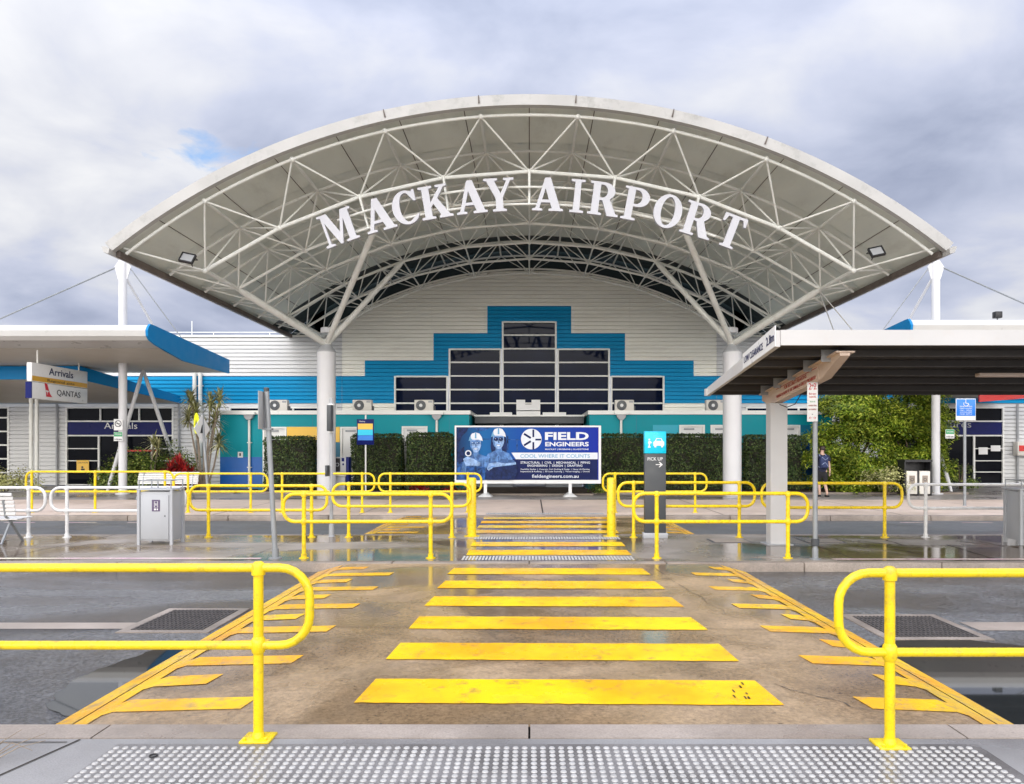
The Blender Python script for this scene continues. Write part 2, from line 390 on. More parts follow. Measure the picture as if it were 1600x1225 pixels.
M['pack_grey'] = paint('backpack_grey', (.22,.27,.42), .7, .2, 10)
M['hair'] = paint('hair', (.035,.02,.014), .6, .2, 30)
def glass(name, c, rough=.03, spec=.5):
    m, nt, b = newmat(name); p = opos(nt); spec *= .17
    nt.links.new(ramp(nt, noise(nt, .8, 3, .5, p), [(.35, tuple(x*.7 for x in c)), (.65, c)]), b.inputs['Base Color'])
    b.inputs['Roughness'].default_value = rough; b.inputs['Specular IOR Level'].default_value = spec
    bp = nn(nt, 'ShaderNodeBump', Strength=.03, Distance=.02); nt.links.new(noise(nt, 1.1, 2, .5, p), bp.inputs['Height']); nt.links.new(bp.outputs[0], b.inputs['Normal'])
    return m
M['glass'] = glass('tinted_glass', (.006,.011,.035))
M['glass_dark'] = glass('dark_glass', (.006,.007,.011))
m, nt, b = newmat('puddle_water'); b.inputs['Base Color'].default_value = (.02,.022,.022,1); b.inputs['Roughness'].default_value = .025; M['water'] = m
m, nt, b = newmat('billboard_print')          # printed blue, paler to the left, darker to the foot
g = opos(nt); sp = nt.nodes.new('ShaderNodeSeparateXYZ'); nt.links.new(g, sp.inputs[0])
mr = nn(nt, 'ShaderNodeMapRange'); mr.inputs[1].default_value = -2.6; mr.inputs[2].default_value = 2.5; nt.links.new(sp.outputs[0], mr.inputs[0])
c1 = ramp(nt, mr.outputs[0], [(0, (.002,.015,.07)), (.2, (.005,.11,.32)), (.45, (.003,.06,.30)), (1, (.002,.016,.28))])
nt.links.new(c1, b.inputs['Base Color']); b.inputs['Roughness'].default_value = .5; b.inputs['Specular IOR Level'].default_value = .2; M['print_blue'] = m
def prt(name, c, lo, hi, sc): 
    m, nt, b = newmat(name); p = opos(nt); nt.links.new(ramp(nt, noise(nt, sc, 5, .6, p), [(.35, tuple(x*lo for x in c)), (.65, tuple(min(x*hi, 1) for x in c))]), b.inputs['Base Color'])
    b.inputs['Roughness'].default_value = .5; b.inputs['Specular IOR Level'].default_value = .2; return m
M['print_navy'] = prt('print_navy', (.003,.010,.075), .85, 1.1, 3)
M['print_face'] = prt('print_face', (.26,.40,.66), .6, 1.25, 9)
M['print_shirt'] = prt('print_shirt', (.085,.19,.42), .5, 1.4, 7)
M['print_dark'] = prt('print_dark', (.006,.016,.07), .6, 1.6, 9)
M['print_mid'] = prt('print_mid', (.014,.06,.20), .3, 1.9, 6)
M['print_shadow'] = prt('print_shadow', (.05,.11,.27), .7, 1.3, 9)
M['print_white'] = prt('print_white', (.66,.69,.74), .94, 1.03, 4)
M['print_pale'] = prt('print_pale', (.14,.33,.52), .95, 1.05, 4)

# ------------------------------------------------------------------ ground, roads, paths
def box_struct(name, x0, x1, y0, y1, z0, z1, mat): return struct(MB().box(x0, x1, y0, y1, z0, z1).build(name, M[mat]))
ZR = -.13
struct(MB().sheet(-900, 900, -900, 900, ZR-.02).build('ground', M['asphalt_far']))
struct(MB().sheet(-70, 70, 4.3, 10.95, ZR).build('road', M['asphalt']))
struct(MB().sheet(-70, 70, 14.2, 18.55, ZR).build('road', M['asphalt_far']))
# near footpath with its kerb strip
box_struct('footpath', -40, 40, -9, 4.215, -.3, 0, 'footpath_near')
kb = MB()
x = -40.
for i in range(32):
    kb.box(x+.006, x+2.494, 4.219, 4.425, -.3, .004); x += 2.5
struct(kb.build('kerb', M['kerb_light']))
# raised crossings
def raised(y0, y1, xl, xr, name):
    s = MB(); zt = -.012; w = .42
    s.quad((xl+w, y0, zt), (xr-w, y0, zt), (xr-w, y1, zt), (xl+w, y1, zt))
    s.quad((xl-.05, y0, ZR-.01), (xl+w, y0, zt), (xl+w, y1, zt), (xl-.05, y1, ZR-.01))
    s.quad((xr-w, y0, zt), (xr+.05, y0, ZR-.01), (xr+.05, y1, ZR-.01), (xr-w, y1, zt))
    struct(s.build(name, M['crossing']))
    b_ = MB()                                      # yellow paint over both sloping edges
    def onslope(x):
        if x < xl+w: return ZR-.01+(x-(xl-.05))/(w+.05)*(zt-ZR+.01)+.006
        if x > xr-w: return ZR-.01+((xr+.05)-x)/(w+.05)*(zt-ZR+.01)+.006
        return zt+.005
    for a, c in ((xl+.0, xl+.19), (xl+.21, xl+.36), (xr-.36, xr-.21), (xr-.19, xr-.0)):
        b_.quad((a, y0+.02, onslope(a)), (c, y0+.02, onslope(c)), (c, y1-.05, onslope(c)), (a, y1-.05, onslope(a)))
    k = 0; y = y0+.22
    while y < y1-.2:
        for sg, e0 in ((1, xl+.355), (-1, xr-.355)):
            L = (.78 if k % 2 == 0 else .34) if sg > 0 else (.50 if k % 2 == 0 else .14)
            e1 = xl+w+.004 if sg > 0 else xr-w-.004
            a, c = e0, e1+sg*L
            b_.quad((a, y, onslope(a)), (e1, y+.02, onslope(e1)), (e1, y+.25, onslope(e1)), (a, y+.23, onslope(a)))
            b_.quad((e1, y+.02, zt+.005), (c, y+.08, zt+.005), (c+sg*.03, y+.31, zt+.005), (e1, y+.25, zt+.005))
        y += .50; k += 1
    struct(b_.build('edge_marking', M['yellow_line_worn']))
raised(4.427, 10.742, -3.05, 3.12, 'raised_crossing')
raised(14.358, 18.39, -3.45, 3.45, 'raised_crossing')
# median island
box_struct('median_island', -60, 60, 10.93, 14.17, -.3, 0, 'island')
kb = MB(); x = -60.
for i in range(60):
    for (y0, y1) in ((10.745, 10.926), (14.174, 14.355)):
        if y0 < 12 and -3.4 < x+1 < 3.4 : zt = .003
        else: zt = .004
        kb.bevbox(x+.004, x+1.996, y0, y1, -.3, zt, .02)
    x += 2
struct(kb.build('kerb', M['kerb']))
# far footpath: beige concrete, then darker paving to the buildings, then garden beds
box_struct('footpath', -60, 60, 18.61, 24.2, -.3, 0, 'footpath_far')
kb = MB(); x = -60.
for i in range(48):
    kb.bevbox(x+.004, x+2.496, 18.40, 18.606, -.3, .003, .03); x += 2.5
struct(kb.build('kerb', M['kerb']))
box_struct('pavement', -60, 60, 24.204, 40, -.3, .002, 'pavement_dark')
gb = MB()
gb.box(-10.6, -2.2, 27.6, 30, -.2, .05); gb.box(-2.2, 2.3, 26.6, 31.4, -.2, .045); gb.box(2.3, 16, 27.2, 30, -.2, .05); gb.box(-17.2, -11, 27.6, 32.6, -.2, .05)
gb.box(-29, -21.5, 27.6, 31, -.2, .05)
struct(gb.build('garden_bed', M['mulch']))
fe = MB()
fe.box(-10.7, -2.2, 27.5, 27.6, -.2, .07); fe.box(-2.2, 2.3, 26.5, 26.6, -.2, .06); fe.box(2.3, 16.1, 27.1, 27.2, -.2, .07); fe.box(-17.3, -11, 27.5, 27.6, -.2, .07)
struct(fe.build('garden_edging', M['kerb']))
# crosswalk stripes
def ragged(mb, a, b, c, d, z, j=.006, n=40):
    lo = [Vector(a).lerp(Vector(b), i/n) for i in range(n+1)]; hi = [Vector(d).lerp(Vector(c), i/n) for i in range(n+1)]
    lo = [(p.x+(random.uniform(-j, j) if i in (0, n) else 0), p.y+random.uniform(-j, j), z) for i, p in enumerate(lo)]
    hi = [(p.x+(random.uniform(-j, j) if i in (0, n) else 0), p.y+random.uniform(-j, j), z) for i, p in enumerate(hi)]
    for i in range(n): mb.quad(lo[i], lo[i+1], hi[i+1], hi[i])
s = MB()
for k in range(6):
    y0 = 4.84+k*.997
    ragged(s, (-1.145+.012*k, y0), (1.655-.01*k, y0-.05), (1.62-.01*k, y0+.46), (-1.11+.012*k, y0+.50), -.006)
for y0, y1, a, c in ((11.52, 12.10, -.99, 1.60), (12.56, 13.14, -.99, 1.64)): ragged(s, (a, y0), (c, y0), (c, y1), (a, y1), .005, .01)
for k in range(4):
    y0 = 14.62+k*.98; ragged(s, (-1.1, y0), (1.78+.04*k, y0), (1.78+.04*k, y0+.52), (-1.1, y0+.52), -.006, .012)
struct(s.build('crosswalk_stripes', M['yellow_line']))
# cream edge lines on the island, dashes on the far lane
s = MB(); s.sheet(-60, -4.05, 11.10, 11.22, .005); s.sheet(4.55, 60, 11.02, 11.14, .005)
struct(s.build('edge_line', M['cream_line']))
s = MB()
for k in range(12):
    s.sheet(9.0+k*1.5, 9.75+k*1.5, 17.9, 17.99, ZR+.004); s.sheet(-9.75-k*1.5, -9.0-k*1.5, 17.9, 17.99, ZR+.004)
struct(s.build('lane_dash', M['cream_line']))
# concrete gutter strips, and standing water against the crossing edges
s = MB(); s.sheet(-60, -4.0, 7.32, 7.58, ZR+.004); s.sheet(4.42, 60, 7.25, 7.6, ZR+.004)
struct(s.build('gutter', M['kerb_light']))
def rounded(pts, z, n=6):
    out = []; N = len(pts)
    for i in range(N):
        p = [Vector(pts[(i+k) % N]).to_2d() for k in (-1, 0, 1, 2)]
        for j in range(n):
            t = j/n; q = .5*((2*p[1])+(p[2]-p[0])*t+(2*p[0]-5*p[1]+4*p[2]-p[3])*t*t+(3*p[1]-p[0]-3*p[2]+p[3])*t**3)
            out.append((q.x+.02*math.sin(q.y*23)+.012*math.sin(q.y*61), q.y+.02*math.sin(q.x*19), z))
    return out
s = MB()
s.poly(rounded([(-3.0,5.0),(-3.0,5.6),(-3.0,6.2),(-3.0,6.75),(-3.28,6.6),(-3.42,6.2),(-3.5,5.75),(-3.42,5.35),(-3.24,5.0)], ZR+.005)[::-1])
s.poly(rounded([(3.05,4.7),(3.7,4.55),(4.4,4.66),(4.9,5.1),(5.3,5.7),(5.0,6.3),(4.5,6.65),(4.0,6.9),(3.4,6.85),(3.08,6.5),(3.05,5.6)], ZR+.005))
struct(s.build('puddle', M['water']))
# joints and cracks in the concrete
s = MB()
def crack(pts, w, z):
    for (a, b), (c, d) in zip(pts, pts[1:]):
        v = Vector((c-a, d-b)); n_ = Vector((-v.y, v.x)).normalized()*w*random.uniform(.2, .6)
        s.quad((a-n_.x, b-n_.y, z), (c-n_.x, d-n_.y, z), (c+n_.x, d+n_.y, z), (a+n_.x, b+n_.y, z))
def wander(x0, y0, x1, y1, n, j):
    return [(x0+(x1-x0)*i/n+random.uniform(-j, j), y0+(y1-y0)*i/n+random.uniform(-j, j)) for i in range(n+1)]
for px0, py0, px1, py1 in ((1340,845,1385,850),(1398,858,1440,866),(1480,851,1560,875),(1530,846,1570,854),(1380,843,1412,852),(1500,846,1545,851)):
    crack(wander(X(px0, GY(py0)), GY(py0), X(px1, GY(py1)), GY(py1), 7, .02), .035, .004)
crack(wander(1.75, 10.3, 2.0, 7.4, 14, .03), .007, -.007)
crack(wander(1.72, 5.25, 2.15, 4.7, 8, .03), .008, -.007)
crack([(-2.6, 6.95), (2.65, 6.8)], .014, -.007)
crack([(-14, 12.55), (-4, 12.62)], .02, .004); crack([(4, 12.6), (14, 12.7)], .02, .004); crack([(.35, 18.7), (.37, 24.2)], .03, .004)
for xx in (-12, -8, -4.3, 4.9, 9.4, 13):
    crack([(xx, 10.95), (xx+.02, 14.15)], .016, .004); crack([(xx, 18.7), (xx, 24.2)], .02, .004)
crack([(-2.55, 4.2), (-3.15, 2.0)], .014, .004); crack([(-40, 4.16), (-2.6, 4.16)], .012, .004)
struct(s.build('pavement_joint', M['crack']))
s = MB(); random.seed(3)
for i in range(9):
    px, py = random.choice(((1150,1080),(1155,1073),(1165,1083),(1148,1088),(1170,1090),(1160,1068)))
    Yg = GY(py); xg = X(px+random.uniform(-6, 6), Yg); 
    s.sheet(xg, xg+.012, Yg-.01, Yg+.02+random.uniform(0, .03), -.0035)
struct(s.build('paint_scuff', M['black']))

# tactile paving
def tactile(x0, x1, y0, y1, label, r=.0175, h=.006, pitch=.05, seg=8, base=True):
    t = thing('tactile_paving', label, 'tactile paving', ((x0+x1)/2, (y0+y1)/2, 0))
    MB().sheet(x0, x1, y0, y1, .0035).build('plate', M['tact_base'], t)
    d = MB(); ny = int((y1-y0)/pitch); nx = int((x1-x0)/pitch)
    for j in range(ny):
        for i in range(nx):
            c = (x0+pitch*(i+.5), y0+pitch*(j+.5), .0036)
            d.lathe(c, [(r, 0), (r*.8, h*.85), (r*.45, h)], seg)
    d.build('stud', M['tact_dome'], t)['kind'] = 'stuff'
M['tact_base'] = ground('tactile_base', (.24,.225,.215), (.16,.15,.145), 1.2, (.4,.6), .4, .12, grain=150, grain_amt=.3, bump=.3)
M['tact_dome'] = paint('tactile_stud', (.42,.41,.39), .3, .22, 9, dirt=(.4,.36,.32), dirt_amt=.5)
tactile(-2.3, 2.5, 3.15, 4.13, 'wide grey strip of white studs on the near footpath', seg=10)
tactile(-1.02, 1.62, 11.0, 11.4, 'strip of white studs across the island at the near kerb', seg=6)
tactile(-1.02, 1.68, 13.55, 13.95, 'strip of white studs across the island between the two bollards', seg=6)
tactile(-1.1, 1.9, 18.75, 19.15, 'faint strip of studs on the far beige footpath at the crossing end', seg=6)

t = thing('dry_twig', 'dry brown twigs lying at the bottom left corner on the footpath', 'twig', (-2.86, 3.95, 0)); random.seed(9)
s = MB()
for i in range(9):
    a = random.uniform(.2, 2.6); L_ = random.uniform(.15, .4); b0 = Vector((-2.9+random.uniform(-.08, .08), 3.92+random.uniform(-.08, .08), .004))
    s.path([b0, b0+Vector((math.cos(a)*L_*.5, .1*math.sin(a*3), L_*.25)), b0+Vector((math.cos(a)*L_, .14*math.sin(a*3), L_*random.uniform(.05, .55)))], [.004, .003, .0015], 5)
s.build('twigs', M['palm_stem'], t)
xr_, yr_ = X(240, 3.95), 3.95
t = thing('litter', 'small black rubber ring lying on the white studs', 'litter', (xr_, yr_, .01))
MB().path([(xr_+.019*math.cos(2*PI*i/16), yr_+.019*math.sin(2*PI*i/16), .014) for i in range(16)], .0045, 6, closed=True).build('ring', M['black'], t)
# drain grates
def grate(x0, x1, y0, y1, label):
    t = thing('drain_grate', label, 'drain grate', ((x0+x1)/2, (y0+y1)/2, ZR), 'drain grates beside the crossing')
    s = MB(); w = .09; z0, z1 = ZR, ZR+.009
    s.box(x0-w, x1+w, y0-w, y0, z0, z1); s.box(x0-w, x1+w, y1, y1+w, z0, z1); s.box(x0-w, x0, y0, y1, z0, z1); s.box(x1, x1+w, y0, y1, z0, z1)
    s.build('surround', M['kerb'], t)
    MB().sheet(x0, x1, y0, y1, ZR+.004).build('pit', M['black'], t)
    s = MB(); x = x0+.02
    while x < x1: s.box(x, x+.012, y0, y1, ZR+.005, ZR+.014); x += .042
    y = y0+.03
    while y < y1: s.box(x0, x1, y, y+.01, ZR+.005, ZR+.012); y += .085
    s.build('bars', M['grate_iron'], t)
grate(-3.92, -3.2, 7.25, 8.15, 'rusty drain grate in a concrete surround left of the crossing')
grate(3.42, 4.25, 6.98, 7.85, 'drain grate in a concrete surround right of the crossing, by the puddle')
for x0, x1, lab in ((3.25, 3.95, 'pale concrete pit lid in the island near the charcoal pylon'), (4.9, 5.6, 'pale pit lid in the island beside the grey parking sign pole')):
    t = thing('pit_lid', lab, 'pit lid', ((x0+x1)/2, 13.35, 0))
    MB().box(x0, x1, 13.05, 13.6, .0, .006).build('frame', M['dark_grey'], t)
    MB().box(x0+.04, x1-.04, 13.09, 13.56, .0, .011).build('cover', M['kerb_light'], t)

# ------------------------------------------------------------------ great vault canopy
CZ = -6.73; RS = 17.38; RT = 17.15; RB = 16.1; DL = .1485
def arc(r, a, y): return Vector((r*math.sin(a), y, CZ+r*math.cos(a)))
TY = [19.4+2.35*j for j in range(7)]; BY = [20.55+2.35*k for k in range(6)]
A_E = math.asin(10.85/RS)
canopy = thing('entrance_canopy', 'huge white arched vault canopy on steel trusses over the terminal entrance', 'canopy', (0, 26.5, 0))
NS = 72
def shell(r0, r1, y0, y1, a0=-A_E, a1=A_E, n=NS, mi=0):
    s = MB(); vs = []; fs = []
    for i in range(n+1):
        a = a0+(a1-a0)*i/n
        vs += [arc(r0, a, y0), arc(r1, a, y0), arc(r1, a, y1), arc(r0, a, y1)]
    for i in range(n):
        b, c = i*4, (i+1)*4
        for k in range(4): fs.append((b+k, b+(k+1) % 4, c+(k+1) % 4, c+k))
    fs.append((3,2,1,0)); fs.append((n*4, n*4+1, n*4+2, n*4+3))
    s.add(vs, fs); return s
# soffit in sheets with small laps between them
for j in range(6):
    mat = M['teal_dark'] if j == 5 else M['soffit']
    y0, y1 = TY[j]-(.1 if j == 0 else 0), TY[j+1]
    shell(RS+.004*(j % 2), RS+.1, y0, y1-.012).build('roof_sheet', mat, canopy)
s = MB()
for i in range(-7, 8):                                # lap seams of the lining
    a = i*DL*.6667
    if abs(a) < A_E-.02: s.path([arc(RS-.004, a, 19.35), arc(RS-.004, a, TY[5])], .012, 4)
s.build('lining_seam', M['rust'], canopy)
shell(RS-.1, RS+.175, 19.1, 19.27).build('front_fascia', M['fascia'], canopy)
shell(RS+.105, RS+.16, 19.28, 33.4).build('roof_deck', M['fascia'], canopy)
for sg in (-1, 1):                                    # eaves gutters with upturned ends
    e0 = arc(RS-.03, sg*A_E, 0)
    MB().prism([(e0.x-sg*.05, 18.98, e0.z-.02), (e0.x-sg*.03, 18.98, e0.z-.15), (e0.x+sg*.09, 18.98, e0.z-.12), (e0.x+sg*.15, 18.98, e0.z+.03), (e0.x+sg*.05, 18.98, e0.z+.04)], (0, 14.4, 0)).build('gutter', M['fascia'], canopy)
    MB().box(e0.x-sg*.16, e0.x-sg*.06, 19.3, 33.3, e0.z-.16, e0.z+.0).build('eaves_beam', M['rust'], canopy)
def arcpath(r, y, a0, a1, n): return [arc(r, a0+(a1-a0)*i/n, y) for i in range(n+1)]
tops = [i+.5 for i in range(-4, 4)]; bots = list(range(-4, 5))
for j, y in enumerate(TY):
    MB().path(arcpath(RT, y, -A_E+.01, A_E-.01, 40), .042, 8).build('top_chord', M['steel_white'], canopy)
for y in BY:
    pts = [arc(RB, b*DL, y) for b in bots]
    MB().path(pts, .055 if y < 21 else .045, 8).build('bottom_chord', M['steel_white'], canopy)
for i in tops: MB().tube(arc(RT, i*DL, TY[0]), arc(RT, i*DL, TY[-1]), .04, 8).build('purlin', M['steel_white'], canopy)
for b in bots:
    MB().tube(arc(RB, b*DL, BY[0]), arc(RB, b*DL, BY[-1]),   .03 if abs(b) < 4 else .06, 8).build('tie', M['steel_white'], canopy)
braces = []
for k, y in enumerate(BY):
    for b in bots:
        p = arc(RB, b*DL, y)
        for da in (-.5, .5):
            i = b+da
            q = [arc(RT, i*DL, TY[k]), arc(RT, i*DL, TY[k+1])] if abs(i) < 4 else [arc(RS-.06, math.copysign(A_E-.012, i), TY[k]), arc(RS-.06, math.copysign(A_E-.012, i), TY[k+1])]
            for qq in q: braces.append((k, p, qq))
braces.sort(key=lambda t: (t[1].y+t[2].y))
rest = MB()
for n_, (k, p, q) in enumerate(braces):
    if n_ < 100: MB().tube(p, q, .027, 7).build('brace', M['steel_white'], canopy)
    else: rest.tube(p, q, .021, 6)
rest.build('brace', M['steel_white'], canopy)['kind'] = 'stuff'
nd = MB()
for y in BY:
    for b in bots: nd.ball(arc(RB, b*DL, y), .08)
for y in TY[:6]:
    for i in tops: nd.ball(arc(RT, i*DL, y), .075)
nd.build('node_ball', M['steel_white'], canopy)['kind'] = 'stuff'
# dark teal infill standing over the gable wall
s = MB(); n = 60; a1 = math.asin(9.4/16.4)
for i in range(n):
    a, b = -a1+2*a1*i/n, -a1+2*a1*(i+1)/n
    s.quad(arc(16.35, a, 33.62), arc(16.35, b, 33.62), arc(RS+.1, b, 33.62), arc(RS+.1, a, 33.62))
for sg in (-1, 1):
    for i in range(8):
        a, b = 9.3+i*.22, 9.3+(i+1)*.22
        za, zb_ = CZ+math.sqrt(RS**2-a*a)+.05, CZ+math.sqrt(RS**2-b*b)+.05
        q = [(sg*a, 33.62, 6.7), (sg*b, 33.62, 6.7), (sg*b, 33.62, zb_), (sg*a, 33.62, za)]
        s.quad(*(q if sg > 0 else q[::-1]))
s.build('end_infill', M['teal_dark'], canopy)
for px in (600, 748, 900, 1052, 1198):               # joints of the front fascia
    a = math.asin(X(px, 19.1)/17.5); u_ = Vector((math.cos(a), 0, -math.sin(a)))*.02
    p0, p1 = arc(RS-.02, a, 19.075), arc(RS+.185, a, 19.075)
    MB().prism([p0-u_, p0+u_, p1+u_*.5, p1-u_*.5], (0, .022, 0)).build('fascia_joint', M['rust'], canopy)
# columns with their struts
for sg in (-1, 1):
    cx, cy = sg*7.27, 26.5
    MB().lathe((cx, cy, 0), [(.34,0),(.34,.02),(.325,.03),(.325,5.12)], 32).build('column', M['column'], canopy)
    MB().lathe((cx, cy, 5.12), [(.33,0),(.33,.05),(.17,.26),(.15,.30)], 28).build('column_cap', M['grey_steel'], canopy)
    head = Vector((cx, cy, 5.40)); MB().lathe((cx, cy, 5.38), [(.16,0),(.16,.16),(.1,.22)], 16).build('column_head', M['steel_white'], canopy)
    for b, k, r in ((2, 1, .1), (2, 3, .1), (4, 1, .105), (4, 3, .1)):
        q = arc(RB, sg*b*DL, BY[k]); d = (q-head)
        MB().path([head, head+d*.06, head+d*.94, q], [.07, r, r, .06], 14).build('strut', M['steel_white'], canopy)
    MB().lathe((cx, cy+.25, 5.82), [(.2,0),(.27,.03),(.27,.2),(.24,.22)], 20).build('camera_housing', M['column'], canopy)
# hanging floodlights
for sg in (-1, 1):
    Y = 19.9; cx = sg*9.2 if sg < 0 else 9.35; cz = Z(403, Y)+.0 if sg < 0 else Z(393, Y)
    t = thing('floodlight', 'black framed floodlight hanging under the '+('left' if sg < 0 else 'right')+' end of the vault canopy', 'floodlight', (cx, Y, cz), 'floodlights under the canopy')
    Mx = Matrix.Translation((cx, Y, cz)) @ Matrix.Rotation(sg*R(-12), 4, 'Y') @ Matrix.Rotation(R(-28), 4, 'X')
    s = MB(); s.box(-.19,.19,-.03,.05,.12,.15); s.box(-.19,.19,-.03,.05,-.15,-.12); s.box(-.19,-.16,-.03,.05,-.12,.12); s.box(.16,.19,-.03,.05,-.12,.12); s.box(-.16,.16,.03,.06,-.12,.12)
    s.xform(Mx).build('casing', M['black'], t)
    MB().box(-.158,.158,-.012,.0,-.118,.118).xform(Mx).build('lens', M['grey_steel'], t)
    MB().path([(cx-.205, Y, cz), (cx-.205, Y+.16, cz-.02), (cx+.205, Y+.16, cz-.02), (cx+.205, Y, cz)], .012, 6).tube((cx, Y+.16, cz-.02), (cx, Y+.3, cz-.16), .015, 6).build('bracket', M['black'], t)

# ------------------------------------------------------------------ sign letters along the arc
s_ = .06
def ell(cx, cy, rx, ry, a0, a1, n): return [(cx+rx*math.cos(R(a0+(a1-a0)*i/n)), cy+ry*math.sin(R(a0+(a1-a0)*i/n))) for i in range(n+1)]
G = {}
G['I'] = (.42, [[(0,0),(.42,0),(.42,s_),(.30,.08),(.30,.92),(.42,.94),(.42,1),(0,1),(0,.94),(.12,.92),(.1,.08),(0,s_)]])
G['T'] = (.74, [[(.16,0),(.58,0),(.58,s_),(.48,.08),(.48,.92),(.60,.92),(.67,.74),(.735,.74),(.725,1),(.015,1),(0,.74),(.065,.74),(.14,.92),(.26,.92),(.26,.08),(.16,s_)]])
G['M'] = (1.06, [[(0,0),(.29,0),(.29,s_),(.18,.08),(.18,.74),(.46,0),(.53,0),(.76,.73),(.76,.08),(.66,s_),(.66,0),(1.06,0),(1.06,s_),(.97,.08),(.97,.92),(1.06,.94),(1.06,1),(.75,1),(.545,.36),(.31,1),(0,1),(0,.94),(.1,.92),(.1,.08),(0,s_)]])
G['A'] = (.93, [[(0,0),(.31,0),(.31,s_),(.215,.08),(.27,.25),(.535,.25),(.60,.08),(.5,s_),(.5,0),(.93,0),(.93,s_),(.85,.08),(.54,1),(.37,1),(.10,.08),(0,s_)], [(.295,.335),(.505,.335),(.395,.68)]])
G['K'] = (.95, [[(0,0),(.42,0),(.42,s_),(.32,.08),(.32,.36),(.40,.45),(.58,.10),(.53,s_),(.53,0),(.95,0),(.95,s_),(.86,.08),(.54,.6),(.76,.92),(.86,.94),(.86,1),(.52,1),(.52,.94),(.63,.92),(.32,.5),(.32,.92),(.42,.94),(.42,1),(0,1),(0,.94),(.1,.92),(.1,.08),(0,s_)]])
G['Y'] = (.92, [[(.25,0),(.67,0),(.67,s_),(.57,.08),(.57,.42),(.81,.92),(.92,.94),(.92,1),(.6,1),(.6,.94),(.69,.92),(.505,.54),(.33,.92),(.42,.94),(.42,1),(0,1),(0,.94),(.09,.92),(.35,.4),(.35,.08),(.25,s_)]])
G['O'] = (.86, [ell(.43,.5,.43,.515,0,345,23), ell(.43,.5,.205,.435,0,345,23)])
G['C'] = (.80, [[(.685,.66),(.755,.66),(.755,1.0),(.70,1.0),(.655,.955)]+ell(.43,.5,.43,.515,66,312,22)+[(.79,.24),(.74,.26)]+ell(.445,.5,.215,.435,300,68,20)[1:]])
G['P'] = (.78, [[(0,0),(.44,0),(.44,s_),(.32,.08),(.32,.42),(.42,.42)]+ell(.42,.71,.36,.29,-80,90,14)+[(0,1),(0,.94),(.1,.92),(.1,.08),(0,s_)], [(.32,.5),(.39,.5)]+ell(.39,.71,.165,.21,-80,90,12)+[(.32,.92)]])
G['R'] = (.93, [[(0,0),(.42,0),(.42,s_),(.32,.08),(.32,.45),(.41,.45),(.60,0),(.93,0),(.93,s_),(.85,.08),(.63,.5)]+ell(.42,.73,.35,.27,-48,90,12)+[(0,1),(0,.94),(.1,.92),(.1,.08),(0,s_)], [(.32,.53),(.39,.53)]+ell(.39,.725,.155,.195,-80,90,12)+[(.32,.92)]])
sign = thing('airport_sign', 'big white serif letters reading MACKAY AIRPORT in an arc under the canopy', 'sign', (0, 20.2, 8.5))
RL = 15.31; YL = 20.12
for ch, px, w_, dr in (('M',529,66,0),('A',592,46,0),('C',634,44,0),('K',681,52,0),('A',736,46,0),('Y',780,45,0),('A',856,48,0),('I',902,25,0),('R',944,47,0),('P',993,44,0),('O',1043,48,0),('R',1091,52,0),('T',1142,52,0)):
    a = math.asin(X(px, YL)/RL); w, loops = G[ch]; h = .90; sc_ = h
    o_ = Vector((RL*math.sin(a), YL, CZ+RL*math.cos(a))); u = Vector((math.cos(a), 0, -math.sin(a))); v = Vector((math.sin(a), 0, math.cos(a)))
    o_ = o_-u*(w*sc_/2)-v*(h/2)
    shape2d('letter', loops, o_, u, v, .12, M['letter'], sign, sc_, 0)
for r, y, a0 in ((RL+.27, 20.30, .345), (RL-.20, 20.30, .345)):
    MB().path(arcpath(r, y, -a0, a0, 36), .032, 6).build('support_rail', M['steel_white'], sign)
for b in (-2, -1, 0, 1, 2):
    p = arc(RB, b*DL, 20.5); q = arc(RL-.24, b*DL, 20.36)
    MB().tube(p, q, .036, 6).build('hanger', M['steel_white'], sign)

# ------------------------------------------------------------------ terminal building
WY = 33.5; P = .1762; Z5 = 4.97
terminal = thing('terminal_building', 'long white clad terminal with stepped blue band and a tall arched gable', 'building', (0, WY, 0))
def hw(z): return math.sqrt(max(16.5**2-(z-CZ)**2, 0))
def win_half(z):
    if z < 3.2: return 3.65
    if z < Z5: return 6.12
    if z < Z5+7*P: return 3.65
    if z < Z5+14*P: return 1.24
    return 0
OPEN = [(-21.0, -16.1, 0, Z5-8*P), (-40, -23.55, 0, Z5-8*P), (-13.6, -9.3, Z5-10*P, Z5-8*P), (9.8, 13.4, Z5-10*P, Z5-8*P), (16.4, 21.5, 0, Z5-8*P)]
def blue(xm, z):
    if z < Z5-7*P: return False
    if z < Z5: return True
    a = abs(xm)
    return (a < 7.45 and z < Z5+4*P) or (a < 4.34 and z < Z5+11*P) or (a < 1.9 and z < Z5+18*P)
cw, cb, cg, ch_ = MB(), MB(), MB(), MB()
k = -28
prof = [(0, -.012), (.78, .0), (.80, .06), (.97, .06), (1, -.012)]
